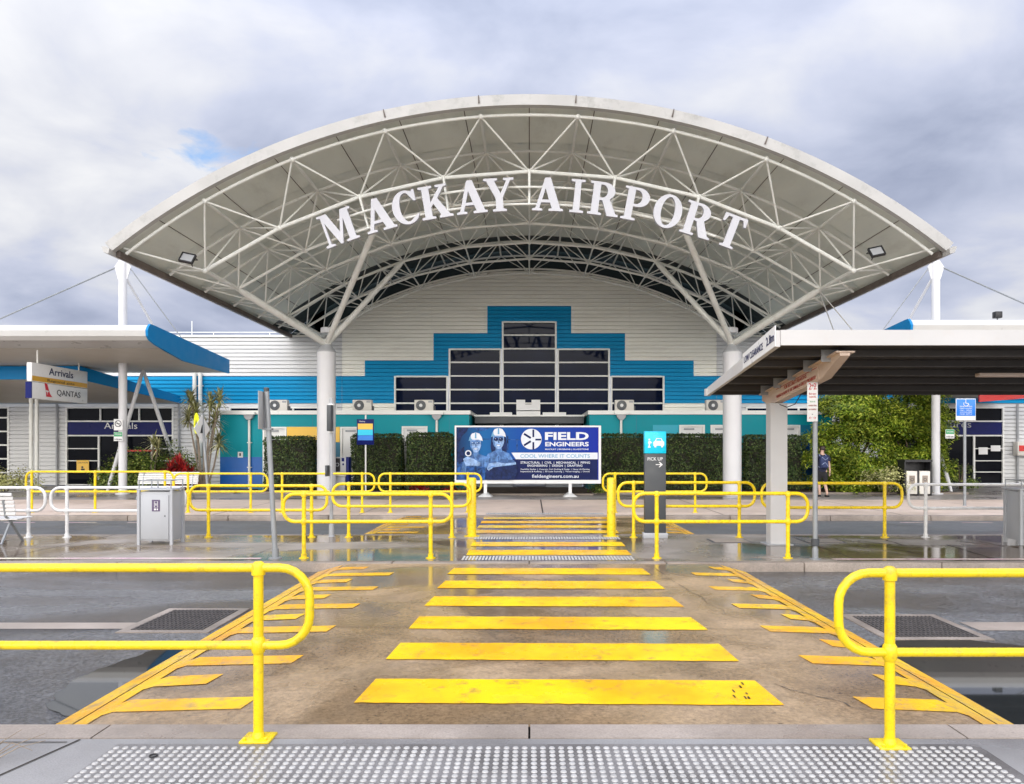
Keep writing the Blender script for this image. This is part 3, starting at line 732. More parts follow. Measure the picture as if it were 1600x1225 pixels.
while True:
    z0 = Z5+k*P; zm = z0+P/2; k += 1
    if zm > CZ+16.5: break
    xmax = 42 if zm < Z5+10*P else hw(zm)
    cuts = []
    w = win_half(zm)
    if w: cuts.append((-w, w))
    for a, b_, c, d in OPEN:
        if c-.01 < zm < d: cuts.append((a, b_))
    edges = {-xmax, xmax, -8.45, 8.45, -8.49, 8.49}
    for a, b_ in cuts: edges |= {a, b_}
    for a in (1.9, 4.34, 7.45): edges |= {a, -a}
    ed = sorted(x for x in edges if -xmax <= x <= xmax)
    for a, b_ in zip(ed, ed[1:]):
        xm = (a+b_)/2
        if any(c < xm < d for c, d in cuts): continue
        rec = .02 if 8.45 < abs(xm) < 8.49 else 0        # vertical joint either side of the gable
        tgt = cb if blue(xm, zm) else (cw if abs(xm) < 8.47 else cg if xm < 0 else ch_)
        for (f0, d0), (f1, d1) in zip(prof, prof[1:]):
            za, zb = z0+f0*P, z0+f1*P
            xa0, xb0, xa1, xb1 = a, b_, a, b_
            if zm > Z5+10*P:
                h0, h1 = hw(za), hw(zb)
                if a <= -xmax+1e-6: xa0, xa1 = -h0, -h1
                if b_ >= xmax-1e-6: xb0, xb1 = h0, h1
            tgt.quad((xa0, WY+d0+rec, za), (xb0, WY+d0+rec, za), (xb1, WY+d1+rec, zb), (xa1, WY+d1+rec, zb))
cw.build('wall_cladding', M['clad_white'], terminal, 20); cg.build('wing_cladding', M['clad_white_dimmed'], terminal, 20); ch_.build('wing_cladding', M['clad_white_dimmed'], terminal, 20); cb.build('blue_cladding', M['clad_blue'], terminal, 20)
for x in (-4.4, 4.55):                              # lap joints of the gable sheets, with their screws
    s = MB(); zt = Z5+12*P
    while zt < 8.7: s.box(x-.03, x+.03, WY-.016, WY+.0, zt+.02, zt+.12); s.box(x+.10, x+.12, WY-.02, WY, zt+.05, zt+.075); zt += P
    s.build('sheet_joint', M['clad_white'], terminal)
s = MB(); zt = Z5+10*P
for a, b_ in ((-42, -9.42), (9.42, 42)):
    s.box(a, b_, WY-.06, 60, zt, zt+.09)
s.build('parapet_capping', M['clad_white'], terminal)
s = MB(); n = 40
for i in range(n):
    a, b_ = -.6+1.2*i/n, -.6+1.2*(i+1)/n
    s.quad(arc(16.5, a, WY-.05), arc(16.5, b_, WY-.05), arc(16.58, b_, WY-.05), arc(16.58, a, WY-.05))
    s.quad(arc(16.58, a, WY-.05), arc(16.58, b_, WY-.05), arc(16.58, b_, 60), arc(16.58, a, 60))
s.build('gable_roof', M['clad_white'], terminal)
s = MB(); x = -38
while x < -9.6: s.tube((x, 34.2, zt+.05), (x, 34.2, zt+.33), .018, 6); s.tube((-x, 34.2, zt+.05), (-x, 34.2, zt+.33), .018, 6); x += 2.6
for zz in (.33,): s.tube((-38, 34.2, zt+zz), (-9.6, 34.2, zt+zz), .018, 6); s.tube((9.6, 34.2, zt+zz), (38, 34.2, zt+zz), .018, 6)
s.tube((-15.6, 34.2, zt), (-15.6, 34.2, zt+.85), .02, 6)
s.build('roof_rail', M['steel_white'], terminal)
# trim edging of the blue steps
# stepped window
def window(x0, x1, z0, z1, zs, name='window', vs=(), mat='glass', fw=.045, parent=terminal, Y=WY):
    o = MB().box(x0, x1, Y+.06, Y+.10, z0, z1).build(name, M[mat], parent)
    s = MB(); d0, d1 = Y-.035, Y+.05
    s.box(x0-.02, x0+fw*1.3, d0, d1, z0, z1); s.box(x1-fw*1.3, x1+.02, d0, d1, z0, z1)
    s.box(x0+fw*1.3, x1-fw*1.3, d0+.003, d1, z1-fw*1.3, z1+.01); s.box(x0+fw*1.3, x1-fw*1.3, d0+.003, d1, z0, z0+fw)
    for z in zs: s.box(x0+fw*1.3, x1-fw*1.3, d0+.012, d1, z-fw*.7, z+fw*.7)
    for x in vs: s.box(x-fw*.8, x+fw*.8, d0+.006, d1-.003, z0+fw, z1-fw*1.3)
    s.build('frame', M['frame_white'], o); return o
HB = 3.5*P
zs = lambda z0, z1: [Z5+i*HB for i in range(-8, 5) if z0+.1 < Z5+i*HB < z1-.1]
window(-1.22, 1.22, .05, Z5+14*P, zs(.05, Z5+14*P))
for sg in (-1, 1):
    a, b_ = sorted((sg*1.28, sg*3.63)); window(a, b_, .05, Z5+7*P, zs(.05, Z5+7*P))
    a, b_ = sorted((sg*3.70, sg*6.10)); window(a, b_, 3.2, Z5, zs(3.2, Z5))
window(-13.58, -9.32, Z5-10*P, Z5-8*P, [], vs=(-12.1, -10.7)); window(9.82, 13.38, Z5-10*P, Z5-8*P, [], vs=(11.0, 12.2))
window(-39, -23.57, .05, Z5-8*P, [.6+i*.62 for i in range(0, 5)], vs=(-26, -28.5, -31), mat='glass_dark')
# entrances
def entrance(x0, x1, word, right):
    z1 = Z5-8*P
    o = window(x0+.02, x1-.02, .02, z1, [2.92, 2.27], name='entrance', vs=((x0+x1)/2-.4,) if False else (), mat='glass_dark')
    MB().box(x0+.09, x1-.09, WY+.0, WY+.052, 2.31, 2.88).build('name_band', M['navy'], o)
    def bar(*q): MB().box(*q).build('door_frame', M['frame_white'], o)
    if not right:
        for x in (x0+1.5, x0+2.75, x1-1.0): bar(x-.04, x+.04, WY-.02, WY+.05, .03, 2.24)
        for z in (.62, 1.13, 1.68): bar(x0+.06, x0+1.46, WY-.015, WY+.05, z-.02, z+.02); bar(x1-.96, x1-.06, WY-.015, WY+.05, z-.02, z+.02)
        bar(x0+1.54, x0+1.6, WY-.02, WY+.05, 2.96, z1-.06); bar(x1-1.6, x1-1.54, WY-.02, WY+.05, 2.96, z1-.06)
    else:
        for x in (x1-1.35, x0+1.2): bar(x-.04, x+.04, WY-.02, WY+.05, .03, 2.24)
        for z in (.62, 1.13, 1.68): bar(x1-1.31, x1-.06, WY-.015, WY+.05, z-.02, z+.02)
    return o
ea = entrance(-21.0, -16.1, 'Arrivals', False)
text('Arrivals', (X(163, WY-.01), WY-.01, Z(670, WY)), .30, M['sign_white'], ea, width=1.5)
MB().box(-18.5, -16.9, WY-.03, WY-.01, 1.55, 1.62).box(-18.5, -18.4, WY-.03, WY-.01, 1.2, 1.55).build('poster_frame', M['red_fascia'], ea)
s = MB().box(X(121, WY), X(140, WY), WY-.045, WY-.03, Z(738, WY), Z(719, WY)).build('caution_sign', M['panel_yellow'], ea)
text('CAUTION', (X(130.5, WY), WY-.05, Z(724, WY)), .07, M['black'], s, width=.45, align='CENTER', name='wording')
MB().lathe((X(130, WY), WY-.046, Z(730, WY)), [(.05, 0), (.05, .006)], 10, axis='Y').box(X(128, WY), X(133.5, WY), WY-.052, WY-.046, Z(735, WY), Z(732, WY)).build('symbol', M['black'], s)
ed_ = entrance(16.4, 21.5, 'Departures', True)
text('Departures', (X(1517, WY), WY-.01, Z(668, WY)), .32, M['grey_steel'], ed_, width=2.6, align='RIGHT')
for a, b_, c, d in ((1528, 1542, 710, 699), (1547, 1562, 705, 696)):
    MB().box(X(a, WY), X(b_, WY), WY-.045, WY-.03, Z(c, WY), Z(d, WY)).build('notice', M['sign_white'], ed_)
# right wing: grey cabinet with a red notice, wall lamp
cab = thing('wall_cabinet', 'grey wall cabinet with red notice beside the departures doors', 'cabinet', (X(1597, 33.3), 33.3, Z(712, 33.3)))
MB().bevbox(X(1585, 33.3), X(1640, 33.3), 33.1, 33.42, Z(712, 33.3), Z(690, 33.3), .02).build('casing', M['wood_ac'], cab)
MB().box(X(1592, 33.1), X(1612, 33.1), 33.085, 33.098, Z(705, 33.1), Z(696, 33.1)).build('notice', M['red_fascia'], cab)
for px in (306, 315):
    s = MB(); s.tube((X(px, WY), WY-.12, 0), (X(px, WY), WY-.12, Z(470 if px < 300 else 583, WY)), .085, 10)
    for z in (1, 3, 4.5): s.box(X(px, WY)-.11, X(px, WY)+.11, WY-.13, WY-.005, z, z+.04)
    s.build('downpipe', M['steel_white'], terminal)
for px in (91, 1588, 281):
    MB().tube((X(px, WY), WY-.08, 0), (X(px, WY), WY-.08, 3.7), .05, 8).build('downpipe', M['grey_steel'], terminal)

# porch roof ; pale boxes stand in for light shapes in the window glass
porch = thing('porch_roof', 'low dark porch roof with pale boxes standing in for light shapes in the tall window', 'roof', (0, 31.5, 0))
MB().box(-2.3, 2.3, 31.2, 33.35, 2.75, 3.03).build('fascia', M['dark_grey'], porch)
MB().box(-2.32, 2.32, 31.15, 33.36, 3.035, 3.10).build('capping', M['frame_white'], porch)
for x0, x1, z1 in ((X(766, 32.6), X(800, 32.6), 3.27), (X(848, 32.6), X(884, 32.6), 3.27)):
    MB().box(x0, x1, 32.4, 32.9, 3.1, z1).build('light_shape_box', M['sign_white'], porch)
s = MB(); a, b_ = X(807, 32.6), X(844, 32.6)
s.box(a, b_, 32.4, 32.9, 3.1, 3.32); s.box(a, b_, 32.42, 32.88, 3.36, 3.62); s.box(a, a+.38, 32.42, 32.88, 3.62, 3.82); s.box(b_-.38, b_, 32.42, 32.88, 3.62, 3.82)
s.build('light_shape_box', M['sign_white'], porch)
MB().box(-2.25, -.7, 31.6, 33.0, 0, 1.0).box(.7, 2.25, 31.6, 33.0, 0, 1.0).build('screen', M['grey_steel'], porch)

# ------------------------------------------------------------------ teal annexes
AY = 30.0
def annex(x0, x1, label, doors, panels, pipes, louvre=None):
    t = thing('annex_building', label, 'building', ((x0+x1)/2, AY, 0), 'teal annexes either side of the entrance')
    cuts = sorted(doors); zt = 3.06
    s = MB()                                              # front wall between door openings
    x = x0
    for a, b_, zd in cuts:
        s.box(x, a, AY, AY+.2, 0, zt); s.box(a, b_, AY, AY+.2, zd, zt); x = b_
    s.box(x, x1, AY, AY+.2, 0, zt)
    s.box(x0, x0+.2, AY+.2, 33.4, 0, zt); s.box(x1-.2, x1, AY+.2, 33.4, 0, zt)
    s.build('wall', M['teal'], t)
    MB().box(x0-.06, x1+.06, AY-.07, 33.42, zt, zt+.16).build('roof_capping', M['frame_white'], t)
    s = MB(); x = x0+1.9
    while x < x1-.3:
        if not any(a-.1 < x < b_+.1 for a, b_, _ in cuts): s.box(x-.008, x+.008, AY-.004, AY, .02, zt-.01)
        x += 1.85
    s.box(x0+.01, x1-.01, AY-.003, AY, 2.52, 2.535) if not cuts else None
    s.build('panel_joint', M['teal_low'], t)
    for i_, (a, b_, c, d, mt) in enumerate(panels): MB().box(a, b_, AY-.012-.003*i_, AY-.0005-.0003*i_, c, d).build('colour_panel', M[mt], t)
    for a, b_, zd in cuts:
        dr = MB().box(a+.07, b_-.07, AY+.05, AY+.1, .02, zd-.07).build('door', M['door_white'], t)
        f = MB(); f.box(a, a+.07, AY-.03, AY+.15, 0, zd); f.box(b_-.07, b_, AY-.03, AY+.15, 0, zd); f.box(a+.07, b_-.07, AY-.03, AY+.15, zd-.07, zd)
        f.build('frame', M['frame_white'], dr)
        MB().box(a+.2, a+.62, AY+.01, AY+.05, zd-.2, zd-.13).build('closer', M['galv'], dr)
        MB().tube((b_-.16, AY+.0, .95), (b_-.16, AY+.0, 1.1), .015, 6).tube((b_-.16, AY+.05, 1.02), (b_-.16, AY, 1.02), .012, 6).build('handle', M['galv'], dr)
    for px in pipes:
        xx = X(px, AY)
        dp = MB().tube((xx, AY-.09, .05), (xx, AY-.09, 2.85), .05, 10).box(xx-.09, xx+.09, AY-.1, AY-.005, 1.9, 1.94).box(xx-.09, xx+.09, AY-.1, AY-.005, .9, .94).build('downpipe', M['steel_white'], t)
        MB().prism([(xx-.19, AY-.2, 3.04), (xx+.19, AY-.2, 3.04), (xx+.17, AY-.2, 2.95), (xx+.07, AY-.2, 2.84), (xx-.07, AY-.2, 2.84), (xx-.17, AY-.2, 2.95)], (0, .19, 0)).build('rainwater_head', M['grey_steel'], dp)
        MB().box(xx-.27, xx+.27, AY-.26, AY-.075, 3.05, 3.16).build('spout', M['frame_white'], dp)
    return t
xa = lambda px: X(px, AY)
dl = [(xa(411), xa(448), Z(667, AY)), (xa(532), xa(566), Z(667, AY)), (xa(628), xa(668), Z(666, AY))]
annex(xa(344), xa(733), 'long teal annex with yellow and blue panels left of the billboard', dl,
      [(xa(344.5), xa(410), Z(757, AY), Z(714, AY), 'panel_blue'), (xa(448.5), xa(531), Z(691, AY), Z(667, AY), 'panel_yellow'), (xa(344.5), xa(410), .03, Z(757, AY)-.004, 'teal_low'),
       (xa(448.5), xa(531), .03, Z(691, AY)-.004, 'teal_low'), (xa(566.5), xa(627.5), .03, Z(735, AY), 'teal_low')], (391, 683))
dr = [(xa(1061), xa(1101), Z(664, AY)), (xa(1110), xa(1150), Z(664, AY)), (xa(1217), xa(1250), Z(664, AY))]
annex(xa(921), xa(1300), 'long teal annex behind the tall hedges right of the billboard', dr,
      [(xa(1020), xa(1060), Z(690, AY), Z(664, AY), 'panel_sky'), (xa(1250.5), xa(1299), .03, Z(664, AY), 'teal_low'), (xa(1251), xa(1280), Z(750, AY), Z(690, AY)-.004, 'panel_blue')], (970,))
MB_ = MB().box(xa(372), xa(380), AY-.02, AY-.009, Z(715, AY), Z(706, AY)).build('notice', M['sign_white'], [o for o in bpy.data.objects if o.name.startswith('annex_building')][0])
nz = MB().box(xa(374.5), xa(377), AY-.026, AY-.021, Z(712.5, AY), Z(708, AY)).build('mark', M['black'], MB_)

# air conditioners on the annex roofs
def ac(x, lab):
    t = thing('air_conditioner', lab, 'air conditioner', (x, 31.4, 3.23), 'air conditioners on the annex roofs')
    y = 31.4
    s = MB().bevbox(x-.40, x+.40, y-.16, y+.16, 3.27, 3.74, .025).build('casing', M['wood_ac'], t)
    MB().box(x-.34, x-.28, y-.16, y+.16, 3.225, 3.27).box(x+.28, x+.34, y-.16, y+.16, 3.225, 3.27).build('foot', M['grey_steel'], t)
    MB().lathe((x-.12, y-.165, 3.505), [(.21, 0), (.21, .012), (.19, .02)], 24, axis='Y').build('fan_guard', M['dark_grey'], t)
    s2 = MB()
    for r in (.09, .135, .18): s2.path([(x-.12+r*math.cos(2*PI*i/20), y-.19, 3.505+r*math.sin(2*PI*i/20)) for i in range(20)], .005, 4, closed=True)
    s2.build('grille', M['grey_steel'], t)
    MB().lathe((x-.12, y-.186, 3.505), [(.07, 0), (.07, .012)], 14, axis='Y').build('hub', M['sign_white'], t)
    MB().box(x+.19, x+.36, y-.165, y-.155, 3.62, 3.70).build('badge', M['grey_steel'], t)
    MB().box(x+.4, x+.47, y-.08, y+.06, 3.3, 3.48).build('valve_cover', M['dark_grey'], t)
    return t
AX = lambda px: X(px, 31.4)
a0 = ac(AX(567), 'air conditioner on the left annex roof, just right of the white column')
for px, lab in ((436, 'air conditioner on the left annex roof behind the grey sign pole'), (663, 'air conditioner on the left annex roof in front of the lowest window'), (975, 'air conditioner on the right annex roof above the downpipe'), (1117, 'air conditioner on the right annex roof, left of the white column')):
    c = copy_tree(a0); c.location.x = AX(px); c['label'] = lab

# ------------------------------------------------------------------ wing canopies (left arrivals, right departures)
def wing(sg):
    side = 'left, over the arrivals doors' if sg < 0 else 'right, behind the dark shelter'
    Xe, Xo = sg*12.36, sg*34
    t = thing('wing_canopy', 'bullnosed mast hung canopy with blue end on the '+side, 'canopy', (sg*15, 27.2, 0), 'mast hung canopies either side')
    dz = 0 if sg < 0 else .17
    prof = [(24.0, 5.62), (23.93, 5.5), (23.95, 5.32), (24.1, 5.20), (24.5, 5.12), (26.4, 4.83), (30.4, 4.80), (30.4, 5.30), (24.3, 5.70), (24.12, 5.70)]
    prof = [(y, z+dz) for y, z in prof]
    MB().prism([(Xe+sg*.05, y, z) for y, z in prof], (Xo-Xe, 0, 0)).build('roof', M['wing_white'], t, 25)
    MB().prism([(Xe-sg*.03, y-.03 if y < 25 else y+.02, z+(.03 if i > 6 else -.03 if i > 3 else 0)) for i, (y, z) in enumerate(prof)], (sg*.078, 0, 0)).build('end_fascia', M['wing_blue'], t)
    s = MB(); s.prism([(Xe+sg*.1, q_, w_+dz) for q_, w_ in ((24.9, 5.04), (26.42, 4.822), (30.3, 4.79), (30.3, 4.797), (26.4, 4.829), (24.9, 5.05))], (Xo-Xe-sg*.2, 0, 0)).build('soffit', M['wing_under'], t)
    mx, my = sg*14.95, 27.2
    MB().lathe((mx, my, 0), [(.25, 0), (.25, .04), (.145, .05), (.145, 8.5), (.09, 8.56)], 20).build('mast', M['column'], t)
    MB().prism([(mx-.3, my-.02, 8.36), (mx-.12, my-.02, 8.62), (mx+.12, my-.02, 8.62), (mx+.3, my-.02, 8.36), (mx+.17, my-.02, 7.9), (mx-.17, my-.02, 7.9)], (0, .04, 0)).build('mast_plate', M['column'], t)
    for q, r in (((sg*21.5, 27.2, 5.55), .028), ((sg*12.75, 27.6, 5.5), .022)): MB().tube((mx+math.copysign(.26, q[0]-mx), my, 8.33), q, r, 6).build('stay_cable', M['galv'], t)
    MB().path([(mx-sg*.1, my+.05, 7.95), (mx-sg*.55, my+2.6, 5.3)], .05, 8).build('back_stay', M['column'], t)
    for q in ((sg*16.1, 28.2, .0), (sg*14.3, 30.6, .0)): MB().path([(sg*15.3, 29.3, 4.8), Vector((sg*15.3, 29.3, 4.8)).lerp(Vector(q), .1), Vector((sg*15.3, 29.3, 4.8)).lerp(Vector(q), .9), q], [.05, .075, .075, .05], 10).build('prop', M['column'], t)
    # low awning at the doors
    mat = 'wing_blue' if sg < 0 else 'red_fascia'
    aw = thing('door_awning', ('sloping awning with blue fascia over the arrivals doors' if sg < 0 else 'low awning with red fascia over the departures doors'), 'awning', (sg*17, 30, 3.7))
    if sg < 0:
        xf, yf, xw, yw = -16.95, 27.9, -15.75, 33.3
        MB().prism([(xf, yf, 4.78), (xf, yf, 4.28), (xw, yw, 3.72), (xw, yw, 4.05)], (.05, 0, 0)).build('side_fascia', M[mat], aw)
        MB().box(-40, xf-.002, yf-.05, yf, 4.28, 4.78).build('front_fascia', M[mat], aw)
        dk = MB(); dk.add([(xf-.004, yf+.003, 4.70), (xw-.004, yw, 3.98), (-40, yw, 3.98), (-40, yf+.003, 4.70), (xf-.004, yf+.003, 4.30), (xw-.004, yw, 3.73), (-40, yw, 3.73), (-40, yf+.003, 4.30)], [(0,1,2,3), (7,6,5,4), (0,3,7,4), (1,0,4,5), (2,1,5,6), (3,2,6,7)]).build('deck', M['wing_under'], aw)
        for px in (49, 58): MB().tube((X(px, 30), 30, 0), (X(px, 30), 30, 3.9), .075, 12).build('post', M['steel_white'], aw)
    else:
        MB().prism([(X(1530, 29), 29, Z(628, 29)), (X(1530, 29), 29, Z(600, 29)), (X(1660, 29), 29, Z(592, 29)), (X(1660, 29), 29, Z(618, 29))], (0, .08, 0)).build('front_fascia', M[mat], aw)
        MB().box(X(1531, 29), X(1660, 29), 29.09, 33.4, Z(610, 29), Z(600, 29)).build('deck', M['wing_under'], aw)
        text('A', (X(1564, 28.98), 28.98, Z(613, 28.98)), .16, M['sign_white'], aw)
    return t
wl_ = wing(-1); wr_ = wing(1)
sl = thing('small_spotlight', 'small black spotlight on top of the right wing canopy', 'spotlight', (X(1558, 25), 25, 5.6))
MB().tube((X(1558, 25), 25, 5.55), (X(1558, 25), 25, 6.1), .02, 6).build('stem', M['dark_grey'], sl)
MB().bevbox(X(1558, 25)-.12, X(1558, 25)+.12, 24.9, 25.1, 6.08, 6.3, .02).build('lamp_head', M['black'], sl)
for (a, b_) in (((8.95, 22.9, 6.6), (11.9, 26.0, 5.2)), ((8.95, 22.9, 6.6), (11.6, 27.4, 5.2))): MB().tube(a, b_, .018, 5).build('tie_cable', M['steel_white'], canopy)

# hanging sign boxes under the left wing canopy
def xface(px, Xc): return Xc*F/(px-827)
XS = -16.5; Ya, Yb = xface(50, XS), xface(137, XS)
t = thing('hanging_sign', 'white and amber hanging sign box reading Arrivals', 'sign', (XS, 26, 4.0))
zt, zb = Z(566, Ya), Z(595.5, Ya)
MB().bevbox(XS-.17, XS, Ya, Yb, zb, zt, .008).build('sign_box', M['sign_white'], t)
MB().box(XS, XS+.004, Ya+.02, Yb-.02, zb+.02, zb+.19).build('amber_band', M['amber'], t)
text('Arrivals', (XS+.006, (Ya+Yb)/2, zb+.30), .25, M['blue_text'], t, u=(0,1,0), width=1.35, align='CENTER', bold=.012)
text('Regional gate', (XS+.008, (Ya+Yb)/2, zb+.06), .09, M['black'], t, u=(0,1,0), width=1.5, align='CENTER')
for y in (Ya+.4, Yb-.4): MB().tube((XS-.08, y, zt), (XS-.08, y, 5.0), .025, 6).build('hanger', M['steel_white'], t)
t = thing('hanging_sign', 'white hanging sign box with red tail logo reading QANTAS', 'sign', (XS, 26, 3.4))
z1, z0 = zb-.02, Z(622, Ya)
MB().bevbox(XS-.17, XS, Ya, Yb, z0, z1, .008).build('sign_box', M['sign_white'], t)
MB().box(XS-.2, XS+.003, Ya-.02, Ya+.01, z0, z1).build('end_cap', M['navy'], t)
H = z1-z0
text('QANTAS', (XS+.006, Ya+.42*(Yb-Ya), z0+.19), .21, M['black'], t, u=(0,1,0), width=1.35, bold=.004)
u0 = Ya+.20*(Yb-Ya)
shape2d('tail_logo', [[(.02,.47),(.16,.43),(.30,.12),(.42,.0),(.10,.0),(.10,.12),(.06,.30)]], (XS+.006, u0, z0+.10), (0,1,0), (0,0,1), .004, M['red_logo'], t)
shape2d('kangaroo', [[(.08,.23),(.16,.21),(.24,.20),(.22,.16),(.17,.15),(.17,.06),(.145,.15),(.10,.16)]], (XS+.010, u0, z0+.10), (0,1,0), (0,0,1), .004, M['sign_white'], t)
for y in (Ya+.4, Yb-.4): MB().tube((XS-.08, y, z1), (XS-.08, y, z1+.02), .025, 6).build('hanger', M['steel_white'], t)

# small notices on the masts
def mast_notice(px, mastX, Y, py0, py1, kind, lab):
    w = .32; x = X(px, Y)
    t = thing('pole_notice', lab, 'sign', (x, Y, Z(py1, Y)))
    MB().box(x-w/2, x+w/2, Y, Y+.012, Z(py1, Y), Z(py0, Y)).build('plate', M['sign_white'], t)
    if kind == 'smoke':
        c = (x, Y-.002, Z(py0+7, Y)); s = MB()
        s.path([(c[0]+.11*math.cos(2*PI*i/24), Y-.006, c[2]+.11*math.sin(2*PI*i/24)) for i in range(24)], .012, 5, closed=True); s.tube((c[0]-.08, Y-.006, c[2]+.08), (c[0]+.08, Y-.006, c[2]-.08), .011, 5)
        s.build('ban_ring', M['black'], t); MB().box(x-.07, x+.06, Y-.004, Y-.001, c[2]-.012, c[2]+.012).build('cigarette', M['dark_grey'], t)
    else:
        zm = (Z(py0, Y)+Z(py1, Y))/2
        MB().box(x-w/2+.01, x+w/2-.01, Y-.004, Y-.001, zm, Z(py0, Y)-.01).build('green_band', M['green_sign'], t)
        text('SMOKING', (x, Y-.006, zm+.05), .07, M['sign_white'], t, width=.25, align='CENTER'); text('in this area', (x, Y-.004, zm-.13), .07, M['black'], t, width=.26, align='CENTER', bold=.01)
ym = 26.95
mast_notice(185, -15, ym, 655, 672.5, 'smoke', 'white no smoking notice on the left mast, above the green notice')
mast_notice(185, -15, ym, 675, 689, 'green', 'green and white notice on the left mast')
mast_notice(1484, 15, ym, 671, 685, 'green', 'green and white notice on the right mast')

# ------------------------------------------------------------------ dark shelter on the right with sloping roof
sh = thing('bus_shelter', 'low dark roofed shelter with white edge beams and a white post on the island', 'shelter', (4.3, 12.9, 0))
Y0, Y1, XL, XR = 10.0, 13.7, 3.38, 14.5
slope = (2.68-3.05)/(Y1-Y0)
rz = lambda y, d=0: 3.05+(y-Y0)*slope+d
MB().box(XL-.0, XR, Y0-.06, Y0, 3.05, 3.255).build('front_beam', M['shelter_white'], sh)
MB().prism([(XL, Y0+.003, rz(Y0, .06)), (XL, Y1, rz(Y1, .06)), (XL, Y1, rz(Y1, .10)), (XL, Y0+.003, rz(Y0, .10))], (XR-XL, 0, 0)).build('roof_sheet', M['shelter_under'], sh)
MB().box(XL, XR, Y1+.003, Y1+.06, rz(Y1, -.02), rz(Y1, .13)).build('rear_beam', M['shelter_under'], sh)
MB().prism([(XL-.06, Y0-.05, 3.03), (XL-.06, Y1+.08, rz(Y1, -.02)), (XL-.06, Y1+.08, rz(Y1, .12)), (XL-.06, Y0-.05, 3.25)], (.056, 0, 0)).build('barge_board', M['shelter_white'], sh)
MB().box(XL-.09, XL+.0, Y1+.06, Y1+.2, rz(Y1, -.03), rz(Y1, .10)).build('gutter_end', M['shelter_white'], sh)
for i in range(5):
    y = Y0+.45+i*.68
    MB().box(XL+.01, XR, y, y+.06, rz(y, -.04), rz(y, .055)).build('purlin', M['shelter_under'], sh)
    for bx in (4.12, ): MB().box(bx, bx+.24, y-.015, y-.004, rz(y, -.12), rz(y, .05)).build('cleat', M['grey_steel'], sh)
uu = Vector((0, -1, -slope)).normalized(); vv = Vector((0, -slope, 1)).normalized() if False else Vector((0, slope*1.0, 1)).normalized()
cp = MB(); ya, yb = Y0-.055, Y0+1.45
cp.prism([(XL-.075, ya, rz(ya, -.02)), (XL-.075, yb, rz(yb, -.02)), (XL-.075, yb, rz(yb, .22)), (XL-.075, ya, rz(ya, .26))], (.012, 0, 0))
pan = cp.build('clearance_panel', M['sign_white'], sh)
text('LOW CLEARANCE', (XL-.079, yb-.08, rz(yb, .065)), .105, M['blue_text'], pan, u=(0,-1,-slope), v=(0,0,1), width=.92, bold=.004)
text('2.8m', (XL-.079, ya+.36, rz(ya+.38, .065)), .125, M['blue_text'], pan, u=(0,-1,-slope), v=(0,0,1), width=.33, bold=.01)
# post and tapered beam
for px_ in (4.17, 12.6):
    s = MB(); s.box(px_, px_+.03, 12.78, 13.02, 0, 2.45); s.box(px_+.26, px_+.29, 12.78, 13.02, 0, 2.45); s.box(px_+.03, px_+.26, 12.78, 12.81, 0, 2.45); s.box(px_+.03, px_+.26, 12.99, 13.02, 0, 2.45)
    s.build('post', M['shelter_white'], sh)
    MB().box(px_-.08, px_+.37, 12.7, 13.1, 0, .015).build('base_plate', M['grey_steel'], sh)
    bz = lambda y, d: rz(y, -.045+d)
    s = MB(); s.prism([(px_+.08, 13.5, bz(13.5, 0)), (px_+.08, 13.5, bz(13.5, -.12)), (px_+.08, 13.1, bz(13.1, -.27)), (px_+.08, 10.75, bz(10.75, -.25)), (px_+.08, 10.12, bz(10.12, -.06)), (px_+.08, 10.12, bz(10.12, 0))], (.14, 0, 0))
    s.build('beam', M['shelter_beam'], sh)
    s = MB(); s.prism([(px_+.02, 13.5, bz(13.5, 0)), (px_+.02, 10.1, bz(10.1, 0)), (px_+.02, 10.1, bz(10.1, -.02)), (px_+.02, 13.5, bz(13.5, -.02))], (.26, 0, 0))
    s.build('beam_flange', M['shelter_beam'], sh)
    if px_ < 5:
        xt = px_+.07
        b_ = MB().prism([(xt, 12.75, bz(12.75, -.045)), (xt, 10.85, bz(10.85, -.045)), (xt, 10.85, bz(10.85, -.235)), (xt, 12.75, bz(12.75, -.235))], (.008, 0, 0)).build('notice_board', M['shelter_beam'], sh)
        MB().prism([(xt-.003, 12.7, bz(12.7, -.055)), (xt-.003, 10.9, bz(10.9, -.055)), (xt-.003, 10.9, bz(10.9, -.065)), (xt-.003, 12.7, bz(12.7, -.065))], (.002, 0, 0)).build('red_line', M['red_text'], b_)
        text('FOR SECURITY REASONS', (xt-.004, 12.3, bz(12.3, -.13)), .058, M['red_text'], b_, u=(0,-1,-slope), v=(0,0,1), width=1.0, bold=.006, depth=.002)
        text('PARKING IN FRONT OF THE TERMINAL IS STRICTLY PROHIBITED', (xt-.004, 12.68, bz(12.68, -.215)), .052, M['red_text'], b_, u=(0,-1,-slope), v=(0,0,1), width=1.75, bold=.006, depth=.002)
MB().path([(4.30, 12.7, 2.42), (4.36, 12.5, 2.36), (4.42, 12.3, 2.40), (4.46, 12.15, 2.55)], .008, 5).build('cable', M['black'], sh)
MB().bevbox(7.0, 8.2, 11.5, 11.62, rz(11.5, -.12), rz(11.5, -.06), .01).build('light_fitting', M['shelter_beam'], sh)

